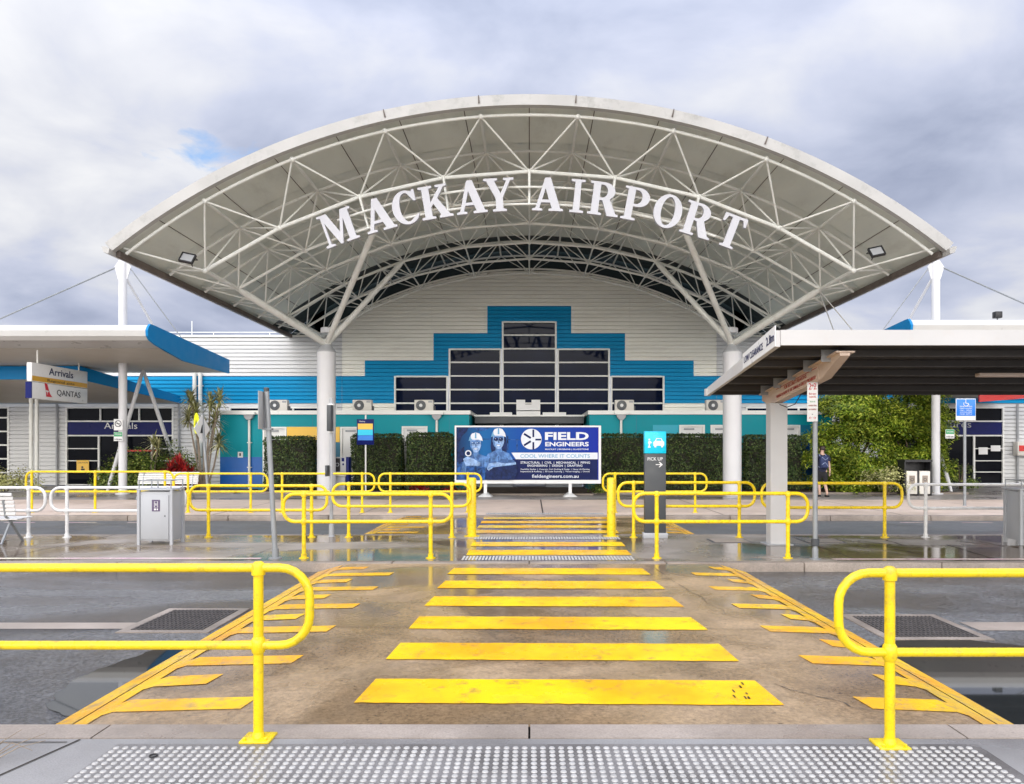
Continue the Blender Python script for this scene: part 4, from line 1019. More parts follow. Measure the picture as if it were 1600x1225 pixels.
# ------------------------------------------------------------------ billboard
BYY = 25.8
def bp(zx, zy): return ((680+zx/5.714-827)*BYY/F, 1.65-(640+zy/5.714-702)*BYY/F)
bb = thing('billboard', 'wide blue billboard for engineers with two people in hard hats', 'billboard', (0, BYY, 0))
x0, z1 = bp(175, 143); x1, z0 = bp(1480, 660)
MB().box(x0+.05, x1-.05, BYY, BYY+.06, z0+.12, z1-.05).build('panel', M['print_blue'], bb)
s = MB(); s.box(x0, x1, BYY-.02, BYY+.08, z1-.055, z1); s.box(x0, x1, BYY-.02, BYY+.08, z0, z0+.125); s.box(x0, x0+.055, BYY-.02, BYY+.08, z0+.125, z1-.055); s.box(x1-.085, x1, BYY-.02, BYY+.08, z0+.125, z1-.055)
s.build('frame', M['sign_white'], bb)
for zx in (448, 1205):
    xc, _ = bp(zx, 0)
    MB().box(xc-.055, xc+.055, BYY, BYY+.08, .1, z0).prism([(xc-.25, BYY-.3, 0), (xc+.25, BYY-.3, 0), (xc+.06, BYY-.05, .12), (xc-.06, BYY-.05, .12)], (0, .7, 0)).build('leg', M['sign_white'], bb)
def flat(name, pts, mat, layer): 
    return MB().prism([(*((bp(a, b_)[0], BYY-.004-.003*layer, bp(a, b_)[1])),) for a, b_ in pts], (0, .0025, 0)).build(name, M[mat], bb)
def circ(cx, cy, rx, ry, a0=0, a1=360, n=24): return [(cx+rx*math.cos(R(a0+(a1-a0)*i/n)), cy-ry*math.sin(R(a0+(a1-a0)*i/n))) for i in range(n+(0 if a1-a0 >= 360 else 1))]
flat('navy_field', [(690,443),(1392,443),(1392,628),(690,628)], 'print_navy', 0)
flat('white_stripe', [(680,384),(1392+58,384),(1392+58,443),(720,443)], 'print_white', 1)
flat('navy_field', [(1390,443),(1449,443),(1449,628),(1390,628)], 'print_navy', 0)
flat('lower_shade', [(196,470),(689,470),(689,628),(196,628)], 'print_mid', 0)
for pts in ([(215,165),(300,160),(280,200),(240,235),(215,300),(200,420),(193,250)], [(330,165),(495,160),(450,185),(380,195)], [(380,260),(640,262),(640,268),(380,266)], [(640,235),(652,235),(655,360),(640,360)], [(650,262),(780,270),(780,277),(650,270)], [(725,262),(735,262),(738,372),(725,372)], [(192,380),(260,330),(262,470),(192,470)]):
    flat('print_silhouette', pts, 'print_mid' if pts[0][0] > 300 else 'print_dark', 1)
# logo
flat('logo_disc', circ(858,263,92,92,n=40), 'print_white', 2)
lx = MB()
for ang, L0, L1, wd in ((90,22,90,8),(0,18,70,8),(270,22,88,8),(148,26,98,9),(212,26,98,9)):
    ca, sa = math.cos(R(ang)), math.sin(R(ang)); cx, cy = 876, 268
    pts = []
    for l_, w_ in ((L0, -wd), (L1, -wd), (L1, wd), (L0, wd)):
        zx, zy = cx+ca*l_-sa*w_, cy-sa*l_-ca*w_
        q = bp(zx, zy); pts.append((q[0], BYY-.013, q[1]))
    lx.prism(pts, (0, .002, 0))
lx.build('logo_mark', M['print_navy'], bb)
def btext(s, zx0, zx1, zyb, hz, mat, bold=0, align=None):
    a = bp(zx0, zyb); c = bp(zx1, zyb)
    text(s, (a[0], BYY-.011, a[1]), hz/5.714*BYY/F, M[mat], bb, width=c[0]-a[0], bold=bold, depth=.003)
btext('FIELD', 980, 1370, 268, 68, 'print_white', .035); btext('ENGINEERS', 982, 1370, 326, 38, 'print_white', .03)
btext('MACKAY | BRISBANE | GLADSTONE', 982, 1370, 360, 13, 'print_white', .012); btext('COOL WHERE IT COUNTS', 760, 1380, 430, 34, 'print_pale', .006)
btext('STRUCTURAL  |  CIVIL  |  MECHANICAL  |  PIPING', 762, 1382, 482, 20, 'print_white', .012); btext('ENGINEERING  |  DESIGN  |  DRAFTING', 824, 1314, 509, 19, 'print_white', .012)
btext('Feasibility Studies  |  Concrete, Civil, Drafting & Design  |  Heavy Lift Planning', 764, 1378, 538, 13, 'print_white', .004); btext('Inspections & Auditing  |  3D Laser Scanning  |  Vector Imaging  |  Drones', 762, 1380, 558, 13, 'print_white', .004)
btext('fieldengineers.com.au', 864, 1280, 608, 30, 'print_white', .012)
# two printed people: left with camera, right with arms folded
def printed(dx, dy, k, left, L):
    f_ = lambda pts: [(dx+a*k, dy+b_*k) for a, b_ in pts]
    P_ = lambda nm, pts, mt, l_: flat(nm, f_(pts), mt, L+l_)
    if not left:
        P_('print_hair', [(-62,30),(-70,130),(-60,190),(-20,200),(30,200),(70,185),(75,120),(62,30)], 'print_dark', 0)
    P_('print_shirt', [(-28,165),(-95,195),(-125,250),(-135,330),(-80,345),(-70,420),(80,420),(90,340),(130,330),(125,240),(95,190),(30,165)], 'print_shirt', 1)
    for sg in (-1, 1):
        P_('print_fold', [(sg*70,225),(sg*88,240),(sg*82,330),(sg*70,340)], 'print_shadow', 2)
        P_('print_pocket', [(sg*22,262),(sg*62,256),(sg*64,300),(sg*24,304)], 'print_shadow', 2)
        P_('print_collar', [(sg*6,205),(sg*32,168),(sg*48,184),(sg*24,226)], 'print_shadow', 2)
    P_('print_placket', [(-4,215),(4,215),(5,410),(-5,410)], 'print_shadow', 3)
    P_('print_neck', [(-24,120),(-28,175),(0,205),(30,175),(26,120)], 'print_shirt', 3)
    P_('print_head', [(-50,30),(-52,85),(-40,125),(-14,152),(14,152),(38,125),(50,85),(48,30)], 'print_face', 4)
    P_('print_cheek', [(-50,40),(-51,88),(-40,124),(-18,148),(-30,118),(-36,80)], 'print_shirt', 5)
    P_('print_brow', [(-44,40),(44,40),(42,54),(-42,54)], 'print_shirt', 5)
    P_('print_hat', [(-66,45),(-58,10),(-35,-25),(0,-36),(35,-25),(58,10),(66,45),(30,32),(-30,32)], 'print_white', 6)
    P_('print_hat_shade', [(-66,45),(-58,10),(-46,-8),(-44,20),(-30,32)], 'print_pale', 7)
    P_('print_hat_ridge', [(-6,-34),(6,-34),(8,20),(-8,20)], 'print_pale', 7)
    for sx in (-22, 21):
        if left: P_('print_goggles', circ(sx, 64, 19, 10), 'print_shadow', 6)
        else: P_('print_glasses', circ(sx, 64, 21, 17), 'print_dark', 6)
        P_('print_glint', circ(sx-6, 60, 4, 3, n=8), 'print_white', 7)
    P_('print_mouth', [(-18,112),(18,112),(8,124),(-8,124)], 'print_white', 6)
    P_('print_lip', [(-20,109),(20,109),(18,113),(-18,113)], 'print_shadow', 7)
    P_('print_nose', [(-3,72),(5,72),(10,98),(-4,100)], 'print_shirt', 6)
printed(362, 238, .95, True, 2); printed(566, 200, 1.0, False, 10)
flat('print_trousers', [(280,510),(445,510),(445,628),(270,628)], 'print_mid', 19)
flat('print_trousers', [(455,520),(730,495),(735,560),(700,628),(455,628)], 'print_dark', 20)
flat('print_arm', [(480,480),(620,462),(720,470),(722,490),(620,500),(520,515),(480,545),(462,530)], 'print_face', 21)
flat('print_arm', [(250,440),(290,420),(350,440),(405,475),(400,500),(330,500),(275,500)], 'print_face', 21)
flat('print_sleeve', [(590,440),(700,450),(722,470),(620,480),(560,470)], 'print_shadow', 22)
flat('print_finger', [(470,520),(500,505),(540,500),(538,508),(500,516),(474,530)], 'print_shirt', 22)
flat('print_camera', circ(297,390,28,28), 'print_white', 22); flat('print_lens', circ(297,390,18,18), 'print_dark', 23)

# ------------------------------------------------------------------ hand rails
def rail(Y, xa, xb, posts, zt, zb, mat, label, group, openL=False, openR=False, r=.0275, base='disc', name='hand_rail', pr=None):
    t = thing(name, label, 'handrail', ((max(xa, -12)+min(xb, 12))/2, Y, 0), group)
    h = zt-zb; rc = min(.17, h*.45)
    pts = []
    def corner(cx, cz, a0, a1):
        for i in range(7):
            a = R(a0+(a1-a0)*i/6); pts.append((cx+rc*math.cos(a), Y, cz+rc*math.sin(a)))
    if openL:
        pts.append((xa, Y, zt)); corner(xb-rc, zt-rc, 90, 0); corner(xb-rc, zb+rc, 0, -90); pts.append((xa, Y, zb)); cl = False
    elif openR:
        pts.append((xb, Y, zt)); corner(xa+rc, zt-rc, 90, 180); corner(xa+rc, zb+rc, 180, 270); pts.append((xb, Y, zb)); cl = False
    else:
        corner(xa+rc, zt-rc, 180, 90); corner(xb-rc, zt-rc, 90, 0); corner(xb-rc, zb+rc, 0, -90); corner(xa+rc, zb+rc, 270, 180); cl = True
    MB().path(pts, r, 14 if Y < 8 else 10, closed=cl).build('rail', M[mat], t)
    pr = pr or r*1.12
    for px in posts:
        s = MB(); s.lathe((px, Y, .0), [(pr, .012), (pr, zt-.045), (r*1.5, zt-.04), (r*1.62, zt-.0), (r*1.45, zt+.022), (r*.8, zt+.036)], 16)
        s.lathe((px, Y, zb), [(pr, -.05), (r*1.5, -.035), (r*1.6, 0), (r*1.5, .035), (pr, .05)], 16)
        p = s.build('post', M[mat], t)
        if base == 'square': MB().bevbox(px-.085, px+.085, Y-.075, Y+.075, .0, .016, .005).lathe((px-.06, Y-.052, .016), [(.011,0),(.011,.012),(.006,.016)], 6).lathe((px+.06, Y-.052, .016), [(.011,0),(.011,.012),(.006,.016)], 6).lathe((px, Y, .016), [(pr*1.3, 0), (pr*1.05, .03)], 14).build('base_plate', M[mat], p)
        else: MB().lathe((px, Y, 0), [(pr*2.4, 0), (pr*2.4, .012), (pr*1.35, .016), (pr*1.35, .07)], 14).build('base_plate', M[mat], p)
GN = 'yellow hand rails at the crossing'
yl = GY(1155); yr = GY(1165)
rail(yl, -9, X(484, yl), [X(404, yl), X(404, yl)-2.6, X(404, yl)-5.2], Z(887, yl), Z(1008, yl), 'yellow', 'thick yellow hand rail in the left foreground running out of frame', GN, openL=True, base='square', r=.025)
rail(yr, X(1310, yr), 9, [X(1390, yr), X(1390, yr)+2.6, X(1390, yr)+5.2], Z(895, yr), Z(1019, yr), 'yellow', 'thick yellow hand rail in the right foreground running out of frame', GN, openR=True, base='square', r=.025)
y = 11.2
rail(y, X(443, y), X(706, y), [X(475, y), X(673, y)], Z(772, y), Z(815, y), 'yellow', 'yellow hand rail along the near kerb of the island, left of the stripes', GN)
rail(y, X(990, y), X(1262, y), [X(1026, y), X(1231, y)], Z(771, y), Z(815, y), 'yellow', 'yellow hand rail along the near kerb of the island, in front of the charcoal pylon', GN)
y = 13.85
rail(y, X(520, y), X(735, y), [X(545, y), X(706, y)], Z(756, y), Z(791, y), 'yellow', 'yellow hand rail on the far edge of the island ending at the left bollard', GN)
rail(y, X(297, y), X(511, y), [X(326, y), X(487, y)], Z(759, y), Z(797, y), 'yellow', 'yellow hand rail on the far edge of the island beside the grey bin', GN)
rail(y, X(966, y), X(1179, y), [X(990, y), X(1155, y)], Z(754, y), Z(791, y), 'yellow', 'yellow hand rail on the far edge of the island behind the charcoal pylon', GN)
rail(y, X(1190, y), X(1409, y), [X(1212, y), X(1382, y)], Z(755, y), Z(793, y), 'yellow', 'yellow hand rail on the far edge of the island behind the white shelter post', GN)
GW = 'white hand rails on the island'
rail(y, X(80, y), X(290, y), [X(105, y), X(262, y)], Z(762, y), Z(798, y), 'white_rail', 'white hand rail behind the grey bin on the island', GW)
rail(y, -14, X(71, y), [X(45, y), X(45, y)-1.9], Z(762, y), Z(798, y), 'white_rail', 'white hand rail at the far left behind the slatted bench', GW, openL=True)
rail(y, X(1419, y), 14, [X(1446, y), X(1446, y)+1.9], Z(757, y), Z(794, y), 'white_rail', 'white hand rail at the far right running behind the grey bin', GW, openR=True)
GF = 'yellow hand rails on the far footpath'
y = 19.3
for a, b_, ps, lab, zt_ in ((41, 271, (50, 149, 258), 'yellow hand rail on the far footpath in front of the arrivals doors', 737), (272, 418, (294, 392), 'yellow hand rail on the far footpath in front of the blue and teal panel', 740), (421, 585, (441, 566), 'yellow hand rail on the far footpath in front of the left white column', 740), (592, 752, (610, 731), 'yellow hand rail on the far footpath ending beside the billboard', 740), (942, 1104, (961, 1086), 'yellow hand rail on the far footpath starting right of the billboard', 740)):
    rail(y, X(a, y), X(b_, y), [X(p, y) for p in ps], Z(zt_, y), Z(768, y), 'yellow', lab, GF)
# bollards
for px, lab in ((737.5, 'yellow steel bollard left of the crossing stripes'), (955, 'yellow steel bollard right of the crossing stripes')):
    y = 14.02; x = X(px, y); t = thing('bollard', lab, 'bollard', (x, y, 0), 'yellow bollards at the crossing')
    MB().lathe((x, y, 0), [(.082, .01), (.082, 1.08), (.076, 1.10), (.06, 1.112), (.0, 1.115)], 24).build('post', M['yellow'], t)
    MB().lathe((x, y, 0), [(.15, 0), (.15, .012), (.1, .016)], 20).build('base_plate', M['yellow'], t)

# ------------------------------------------------------------------ pick-up pylon
y = 13.7; t = thing('pylon_sign', 'charcoal pick up pylon with a cyan top panel', 'sign', (X(1024, y), y, 0))
xa_, xb_ = X(1007.5, y), X(1040.5, y); xc = (xa_+xb_)/2
MB().bevbox(xa_, xb_, y, y+.13, .10, Z(709, y), .006).build('body', M['dark_grey'], t)
MB().bevbox(xa_-.003, xb_+.003, y-.004, y+.134, Z(708.5, y), Z(674, y), .006).build('top_panel', M['cyan_sign'], t)
MB().bevbox(xa_-.03, xb_+.03, y-.03, y+.16, .0, .10, .006).build('plinth', M['bin_grey'], t)
text('PICK UP', (xa_+.05, y-.004, Z(719.5, y)), .062, M['sign_white'], t, width=.28, bold=.008)
shape2d('arrow', [[(0,.045),(.09,.045),(.055,.085),(.075,.085),(.13,.037),(.075,-.012),(.055,-.012),(.09,.03),(0,.03)]], (xb_-.19, y-.003, Z(729, y)), (1,0,0), (0,0,1), .005, M['sign_white'], t)
# pictogram: person with a bag beside a car
o_ = (xc, y-.008, Z(700, y))
shape2d('pictogram_car', [[(.0,.03),(.0,.10),(.03,.12),(.055,.17),(.15,.17),(.175,.12),(.20,.10),(.20,.03),(.18,.03),(.18,.0),(.145,.0),(.145,.03),(.055,.03),(.055,.0),(.02,.0),(.02,.03)], [(.065,.155),(.14,.155),(.155,.12),(.05,.12)]], (xc-.04, y-.008, Z(699, y)), (1,0,0), (0,0,1), .005, M['sign_white'], t)
shape2d('pictogram_person', [[(.0,.0),(.05,.0),(.05,.02),(.035,.03),(.045,.08),(.075,.085),(.075,.10),(.04,.125),(.01,.12),(.0,.08),(.015,.07),(.01,.02),(.0,.02)]], (xc-.14, y-.008, Z(699.5, y)), (1,0,0), (0,0,1), .005, M['sign_white'], t)
MB().lathe((xc-.115, y-.006, Z(699.5, y)+.15), [(.018, 0), (.018, .004)], 12, axis='Y').build('pictogram_head', M['sign_white'], t)

# ------------------------------------------------------------------ waste bins
def bin_(x, y, lab):
    t = thing('waste_bin', lab, 'bin', (x, y, 0), 'grey bin cabinets on the island')
    w, d, zt = .61, .43, .92
    MB().bevbox(x-w/2+.03, x+w/2-.03, y+.01, y+d, .07, zt, .008).build('cabinet', M['bin_grey'], t)
    for xx in (x-w/2, x+w/2-.045):
        for yy in (y-.015, y+d-.03): MB().box(xx, xx+.045, yy, yy+.045, 0, zt+.02).build('corner_post', M['bin_grey'], t)
    dr = MB().bevbox(x-w/2+.06, x+w/2-.07, y-.006, y+.008, .10, zt-.06, .004).build('door', M['bin_grey'], t)
    pl = MB().box(x-.05, x+.09, y-.010, y-.0065, .58, .78).build('plaque', M['purple'], dr)
    s = MB(); s.path([(x-.005, y-.0115, .75), (x-.005, y-.0115, .65), (x+.05, y-.0115, .65), (x+.05, y-.0115, .75)], .006, 4, closed=True); s.box(x+.015, x+.03, y-.013, y-.011, .68, .72); s.box(x-.01, x+.02, y-.013, y-.011, .60, .63); s.box(x+.035, x+.055, y-.013, y-.011, .60, .63)
    s.build('symbol', M['sign_white'], pl)
    MB().lathe((x+w/2-.13, y-.0065, .50), [(.012, 0), (.012, .006)], 10, axis='Y').build('lock', M['dark_grey'], dr)
    MB().bevbox(x-w/2-.005, x+w/2+.005, y-.02, y+d+.02, zt+.02, zt+.05, .008).build('lid', M['bin_grey'], t)
    for xx, yy in ((x-w/2+.03, y), (x+w/2-.03, y), (x-w/2+.03, y+d), (x+w/2-.03, y+d), (x-.05, y+.2)): MB().tube((xx, yy, zt+.05), (xx, yy, zt+.2), .011, 6).build('stanchion', M['galv'], t)
    MB().path([(x-w/2+.03, y, zt+.19), (x+w/2-.03, y, zt+.19), (x+w/2-.03, y+d, zt+.19), (x-w/2+.03, y+d, zt+.19)], .009, 6, closed=True).build('tray_rail', M['galv'], t)
yb_ = 12.75
bin_(X(242.5, yb_), yb_, 'grey metal bin cabinet with purple plaque on the wet left island')
bin_(8.456+.305, yb_, 'grey metal bin cabinet cut off by the right edge of the photo')

# benches
def bench(x, y, face, L, lab, grp=None):
    """white slatted bench; face = +1 looks away from the viewer (we see the back), -1 towards"""
    t = thing('bench', lab, 'bench', (x, y, 0), grp)
    s = MB()
    for i in range(6):
        z = .50+i*.068; yy = y-face*(.02+.012*i+.02*max(0, i-3)); s.bevbox(x-L/2, x+L/2, yy-.012, yy+.012, z, z+.054, .006)
    s.build('backrest', M['white_rail'], t)
    s = MB()
    for i in range(6):
        yy = y+face*(.04+i*.072); s.bevbox(x-L/2, x+L/2, yy-.027, yy+.027, .425-.01*(i < 2), .447-.01*(i < 2), .006)
    s.build('seat', M['white_rail'], t)
    for xx in (x-L/2+.18, x+L/2-.18):
        MB().path([(xx, y-face*.12, 0), (xx, y+face*.12, .40), (xx, y+face*.42, .41)], .022, 8).path([(xx, y+face*.42, .0), (xx, y+face*.1, .40), (xx, y-face*.01, .48), (xx, y-face*.09, .88)], .022, 8).build('leg', M['galv'], t)
bench(X(-80, 12.9), 12.9, 1, 2*(X(26, 12.9)-X(-80, 12.9)), 'white slatted bench at the left edge of the photo', 'white slatted benches')
bench(X(262, 24.5), 24.5, -1, 2.0, 'white slatted bench on the far footpath before the red plant', 'white slatted benches')

# recycling station at far right
y = 26.2; xa_, xb_ = X(1413, y), X(1456, y)
t = thing('recycling_station', 'black framed pair of beige recycling bins before the green trees', 'bin', ((xa_+xb_)/2, y, 0))
s = MB(); s.box(xa_, xa_+.05, y, y+.5, 0, 1.2); s.box(xb_-.05, xb_, y, y+.5, 0, 1.2); s.box(xa_, xb_, y-.03, y+.53, 1.2, 1.28); s.box(xa_+.05, xb_-.05, y+.46, y+.5, .1, 1.2); s.box((xa_+xb_)/2-.03, (xa_+xb_)/2+.03, y, y+.46, .0, .9)
s.build('frame', M['black'], t)
for a, b_ in ((xa_+.07, (xa_+xb_)/2-.04), ((xa_+xb_)/2+.04, xb_-.07)):
    o = MB().bevbox(a, b_, y-.02, y+.42, .06, .88, .02).build('bin', M['wood_ac'], t)
    MB().box(a+.09, b_-.09, y-.026, y-.021, .42, .72).build('label_plate', M['kerb_light'], o)
    MB().path([((a+b_)/2+.05*math.cos(2*PI*i/12), y-.03, .58+.05*math.sin(2*PI*i/12)) for i in range(12)], .008, 4, closed=True).build('symbol', M['dark_grey'], o)

# ------------------------------------------------------------------ sign posts
def plate_text(t, pl, lines, x, Y, mat, u=(1,0,0)):
    for s_t, z, h, w in lines: text(s_t, (x, Y, z), h, M[mat], pl, align='CENTER', width=w, depth=.003)
# red and white parking notice on a grey pole
y = 11.1; x = X(1273.5, y); t = thing('parking_sign', 'narrow white parking sign with red writing on a grey pole by the shelter', 'sign', (x, y, 0))
MB().lathe((x, y, 0), [(.09,0),(.09,.01),(.045,.015),(.045,.16),(.036,.17),(.036,2.72)], 16).build('pole', M['galv'], t)
MB().lathe((x, y, 0), [(.05,.2),(.06,.21),(.06,.3),(.05,.31)], 14).build('clamp', M['dark_grey'], t)
Mx = Matrix.Translation((x-.06, y-.05, 0)) @ Matrix.Rotation(R(-14), 4, 'Z')
pl = MB().bevbox(-.075, .075, -.006, .006, Z(659, y), Z(598, y), .004).xform(Mx).build('plate', M['sign_white'], t)
uv = Mx.to_3x3() @ Vector((1,0,0)); nf = Mx.to_3x3() @ Vector((0,-1,0)); o0 = Vector((x-.06, y-.05, 0))+nf*.009
for s_t, pz, h, w, mt in (('2\u00b72', 609, .10, .11, 'red_logo'), ('8am-6pm', 617, .03, .10, 'red_logo'), ('MON-FRI', 622, .028, .09, 'red_logo'), ('PICK UP', 629, .022, .07, 'green_sign'), ('LOADING ZONE', 635, .022, .11, 'red_text'), ('NO STANDING', 641, .022, .11, 'red_text'), ('\u2022', 649, .03, .02, 'black'), ('\u2190\u2192', 655, .04, .1, 'red_logo')):
    text(s_t, (o0.x, o0.y, Z(pz, y)), h, M[mt], pl, u=uv, align='CENTER', width=w, depth=.003)
MB().path([(-.04, -.012, Z(606, y)), (.0, -.012, Z(606, y)+.04), (.04, -.012, Z(606, y))], .004, 4).xform(Mx).build('red_ring', M['red_logo'], pl)
# blue disabled parking sign
y = GY(790); x = X(1507, y); t = thing('parking_sign', 'blue and white disabled parking sign on a grey pole', 'sign', (x, y, 0))
MB().lathe((x, y, 0), [(.06,0),(.05,.01),(.04,.02),(.04,2.55)], 14).build('pole', M['galv'], t)
pl = MB().bevbox(x-.29, x+.29, y-.06, y-.045, Z(657, y), Z(623, y), .006).build('plate', M['sign_white'], t)
MB().bevbox(x-.275, x+.275, y-.066, y-.062, Z(650, y), Z(624, y), .002).build('blue_field', M['blue_sign'], pl)
s = MB(); zc = Z(629.5, y); s.path([(x+.07*math.cos(R(a)), y-.069, zc-.03+.07*math.sin(R(a))) for a in range(150, 400, 25)], .01, 4); s.tube((x-.01, y-.069, zc+.05), (x-.005, y-.069, zc-.02), .012, 4); s.tube((x-.005, y-.069, zc-.02), (x+.06, y-.069, zc-.02), .01, 4); s.tube((x+.06, y-.069, zc-.02), (x+.085, y-.069, zc-.08), .01, 4); s.ball((x-.01, y-.069, zc+.075), .018, 6)
s.build('wheelchair_symbol', M['sign_white'], pl)
for i, s_t in enumerate(('DISABLED PARKING', 'PERMIT HOLDERS', 'ONLY - DISPLAY', 'AUTHORISED PERMIT', 'FINES APPLY')):
    text(s_t, (x, y-.067, Z(636+i*3.0, y)), .032, M['sign_white'], pl, align='CENTER', width=.36, depth=.003)
# leaning light grey pole with an edge-on plate
y = 11.2
xb0, xt0 = X(430.5, y), X(416.5, y); t = thing('sign_pole', 'leaning light grey pole with a sign plate seen edge on', 'sign pole', (xb0, y, 0))
zt_ = Z(607, y)
MB().path([(xb0, y, .0), (xt0, y, zt_)], .038, 14).build('pole', M['galv'], t)
MB().lathe((xb0, y, 0), [(.1,0),(.1,.012),(.05,.016),(.05,.15)], 14).build('base', M['galv'], t)
MB().lathe((xt0, y, zt_), [(.04,-.05),(.042,0),(.03,.015)], 12).build('cap', M['dark_grey'], t)
Mx = Matrix.Translation((xt0, y, 0)) @ Matrix.Rotation(R(92), 4, 'Z')
MB().bevbox(-.22, .22, .045, .055, Z(671, y), Z(612, y), .004).xform(Mx).build('plate', M['grey_steel'], t)
MB().box(xt0-.05, xt0+.09, y-.05, y+.05, Z(671, y)-.01, Z(671, y)+.02).build('bracket', M['galv'], t)
# dark straight pole
y = 14.05; x = X(518, y); t = thing('sign_pole', 'dark straight pole with narrow black plates before the left white column', 'sign pole', (x, y, 0))
MB().lathe((x, y, 0), [(.07,0),(.05,.01),(.05,.22),(.034,.23),(.034,2.62)], 14).build('pole', M['grey_steel'], t)
MB().bevbox(x-.025, x+.05, y-.24, y-.035, Z(674, y), Z(634, y), .004).build('plate', M['dark_grey'], t)
MB().bevbox(x-.09, x-.055, y-.12, y+.1, Z(744, y), Z(727, y), .004).build('plate', M['dark_grey'], t)
for py in (632, 675): MB().box(x-.05, x+.05, y-.05, y+.05, Z(py, y)-.012, Z(py, y)+.012).build('bracket', M['sign_white'], t)
# diamond signs
y = 20.2; xb0 = X(327, y); xt0 = X(316, y); t = thing('diamond_sign', 'leaning post with white diamond and fluorescent yellow diamond plates', 'sign', (xb0, y, 0))
MB().path([(xb0, y, 0), (xt0, y, Z(646, y))], .035, 12).build('post', M['galv'], t)
for ang, px, mt, py0, py1, nm in ((-50, 308, 'lime', 645, 678, 'yellow_plate'), (83, 317.5, 'sign_white', 648, 692, 'white_plate')):
    zc = (Z(py0, y)+Z(py1, y))/2; h = (Z(py0, y)-Z(py1, y))/2
    Mx = Matrix.Translation((X(px, y), y-.05, zc)) @ Matrix.Rotation(R(ang), 4, 'Z')
    pl = MB().prism([(-h, 0, 0), (0, 0, -h), (h, 0, 0), (0, 0, h)] if nm == 'white_plate' else [(h*math.cos(2*PI*i/16)*.8, 0, h*math.sin(2*PI*i/16)) for i in range(16)], (0, .01, 0)).xform(Mx).build(nm, M[mt], t)
    MB().prism([(-.1, -.004, -.12), (.1, -.004, -.12), (.06, -.004, .0), (.0, -.004, .12), (-.05, -.004, .02)], (0, .003, 0)).xform(Mx).build('symbol', M['black'], pl)
# bus timetable sign
y = 26.8; x = X(571.5, y); t = thing('information_sign', 'navy framed sign with yellow, cyan and blue stripes on a thin white post', 'sign', (x, y, 0))
MB().lathe((x, y, 0), [(.05,0),(.03,.02),(.03,2.9)], 12).build('post', M['white_rail'], t)
w_ = .31
pl = MB().bevbox(x-w_, x+w_, y-.06, y-.03, Z(695, y), Z(655, y), .008).build('panel', M['navy'], t)
for a, b_, mt in ((671, 662, 'panel_yellow'), (680, 671.3, 'cyan_sign'), (688, 680.3, 'blue_sign')): MB().box(x-w_+.04, x+w_-.04, y-.066, y-.062, Z(a, y), Z(b_, y)).build('stripe', M[mt], pl)
text('Mackay', (x-w_+.1, y-.066, Z(659.5, y)), .05, M['sign_white'], pl, width=.2)
# parking ticket machine
y = 26.9; x = X(532, y); t = thing('ticket_machine', 'grey ticket machine with black display beside the left white column', 'machine', (x, y, 0))
a, b_ = X(521, y), X(545, y)
MB().bevbox(a, b_-.1, y, y+.4, Z(742, y), Z(714, y), .01).build('head', M['bin_grey'], t); MB().bevbox(a+.03, b_-.14, y+.05, y+.38, 0, Z(742, y), .01).build('pedestal', M['bin_grey'], t)
MB().bevbox(b_-.097, b_, y-.01, y+.42, 0, Z(714, y), .008).build('side_cover', M['navy'], t)
pl = MB().box(a+.04, a+.25, y-.008, y-.001, Z(737, y), Z(716, y)).build('display', M['black'], t)
MB().path([(a+.145+.06*math.cos(2*PI*i/16), y-.012, Z(726, y)+.06*math.sin(2*PI*i/16)) for i in range(16)], .012, 5, closed=True).build('dial', M['bin_grey'], pl)
MB().box(a+.3, a+.4, y-.006, y-.001, Z(721, y), Z(715.5, y)).box(a+.33, a+.39, y-.006, y-.001, Z(727, y), Z(724, y)).build('slot', M['navy'], t)
MB().box(a-.02, b_-.09, y-.06, y+.1, Z(742.5, y)-.03, Z(742.5, y)).build('shelf', M['wood_ac'], t)

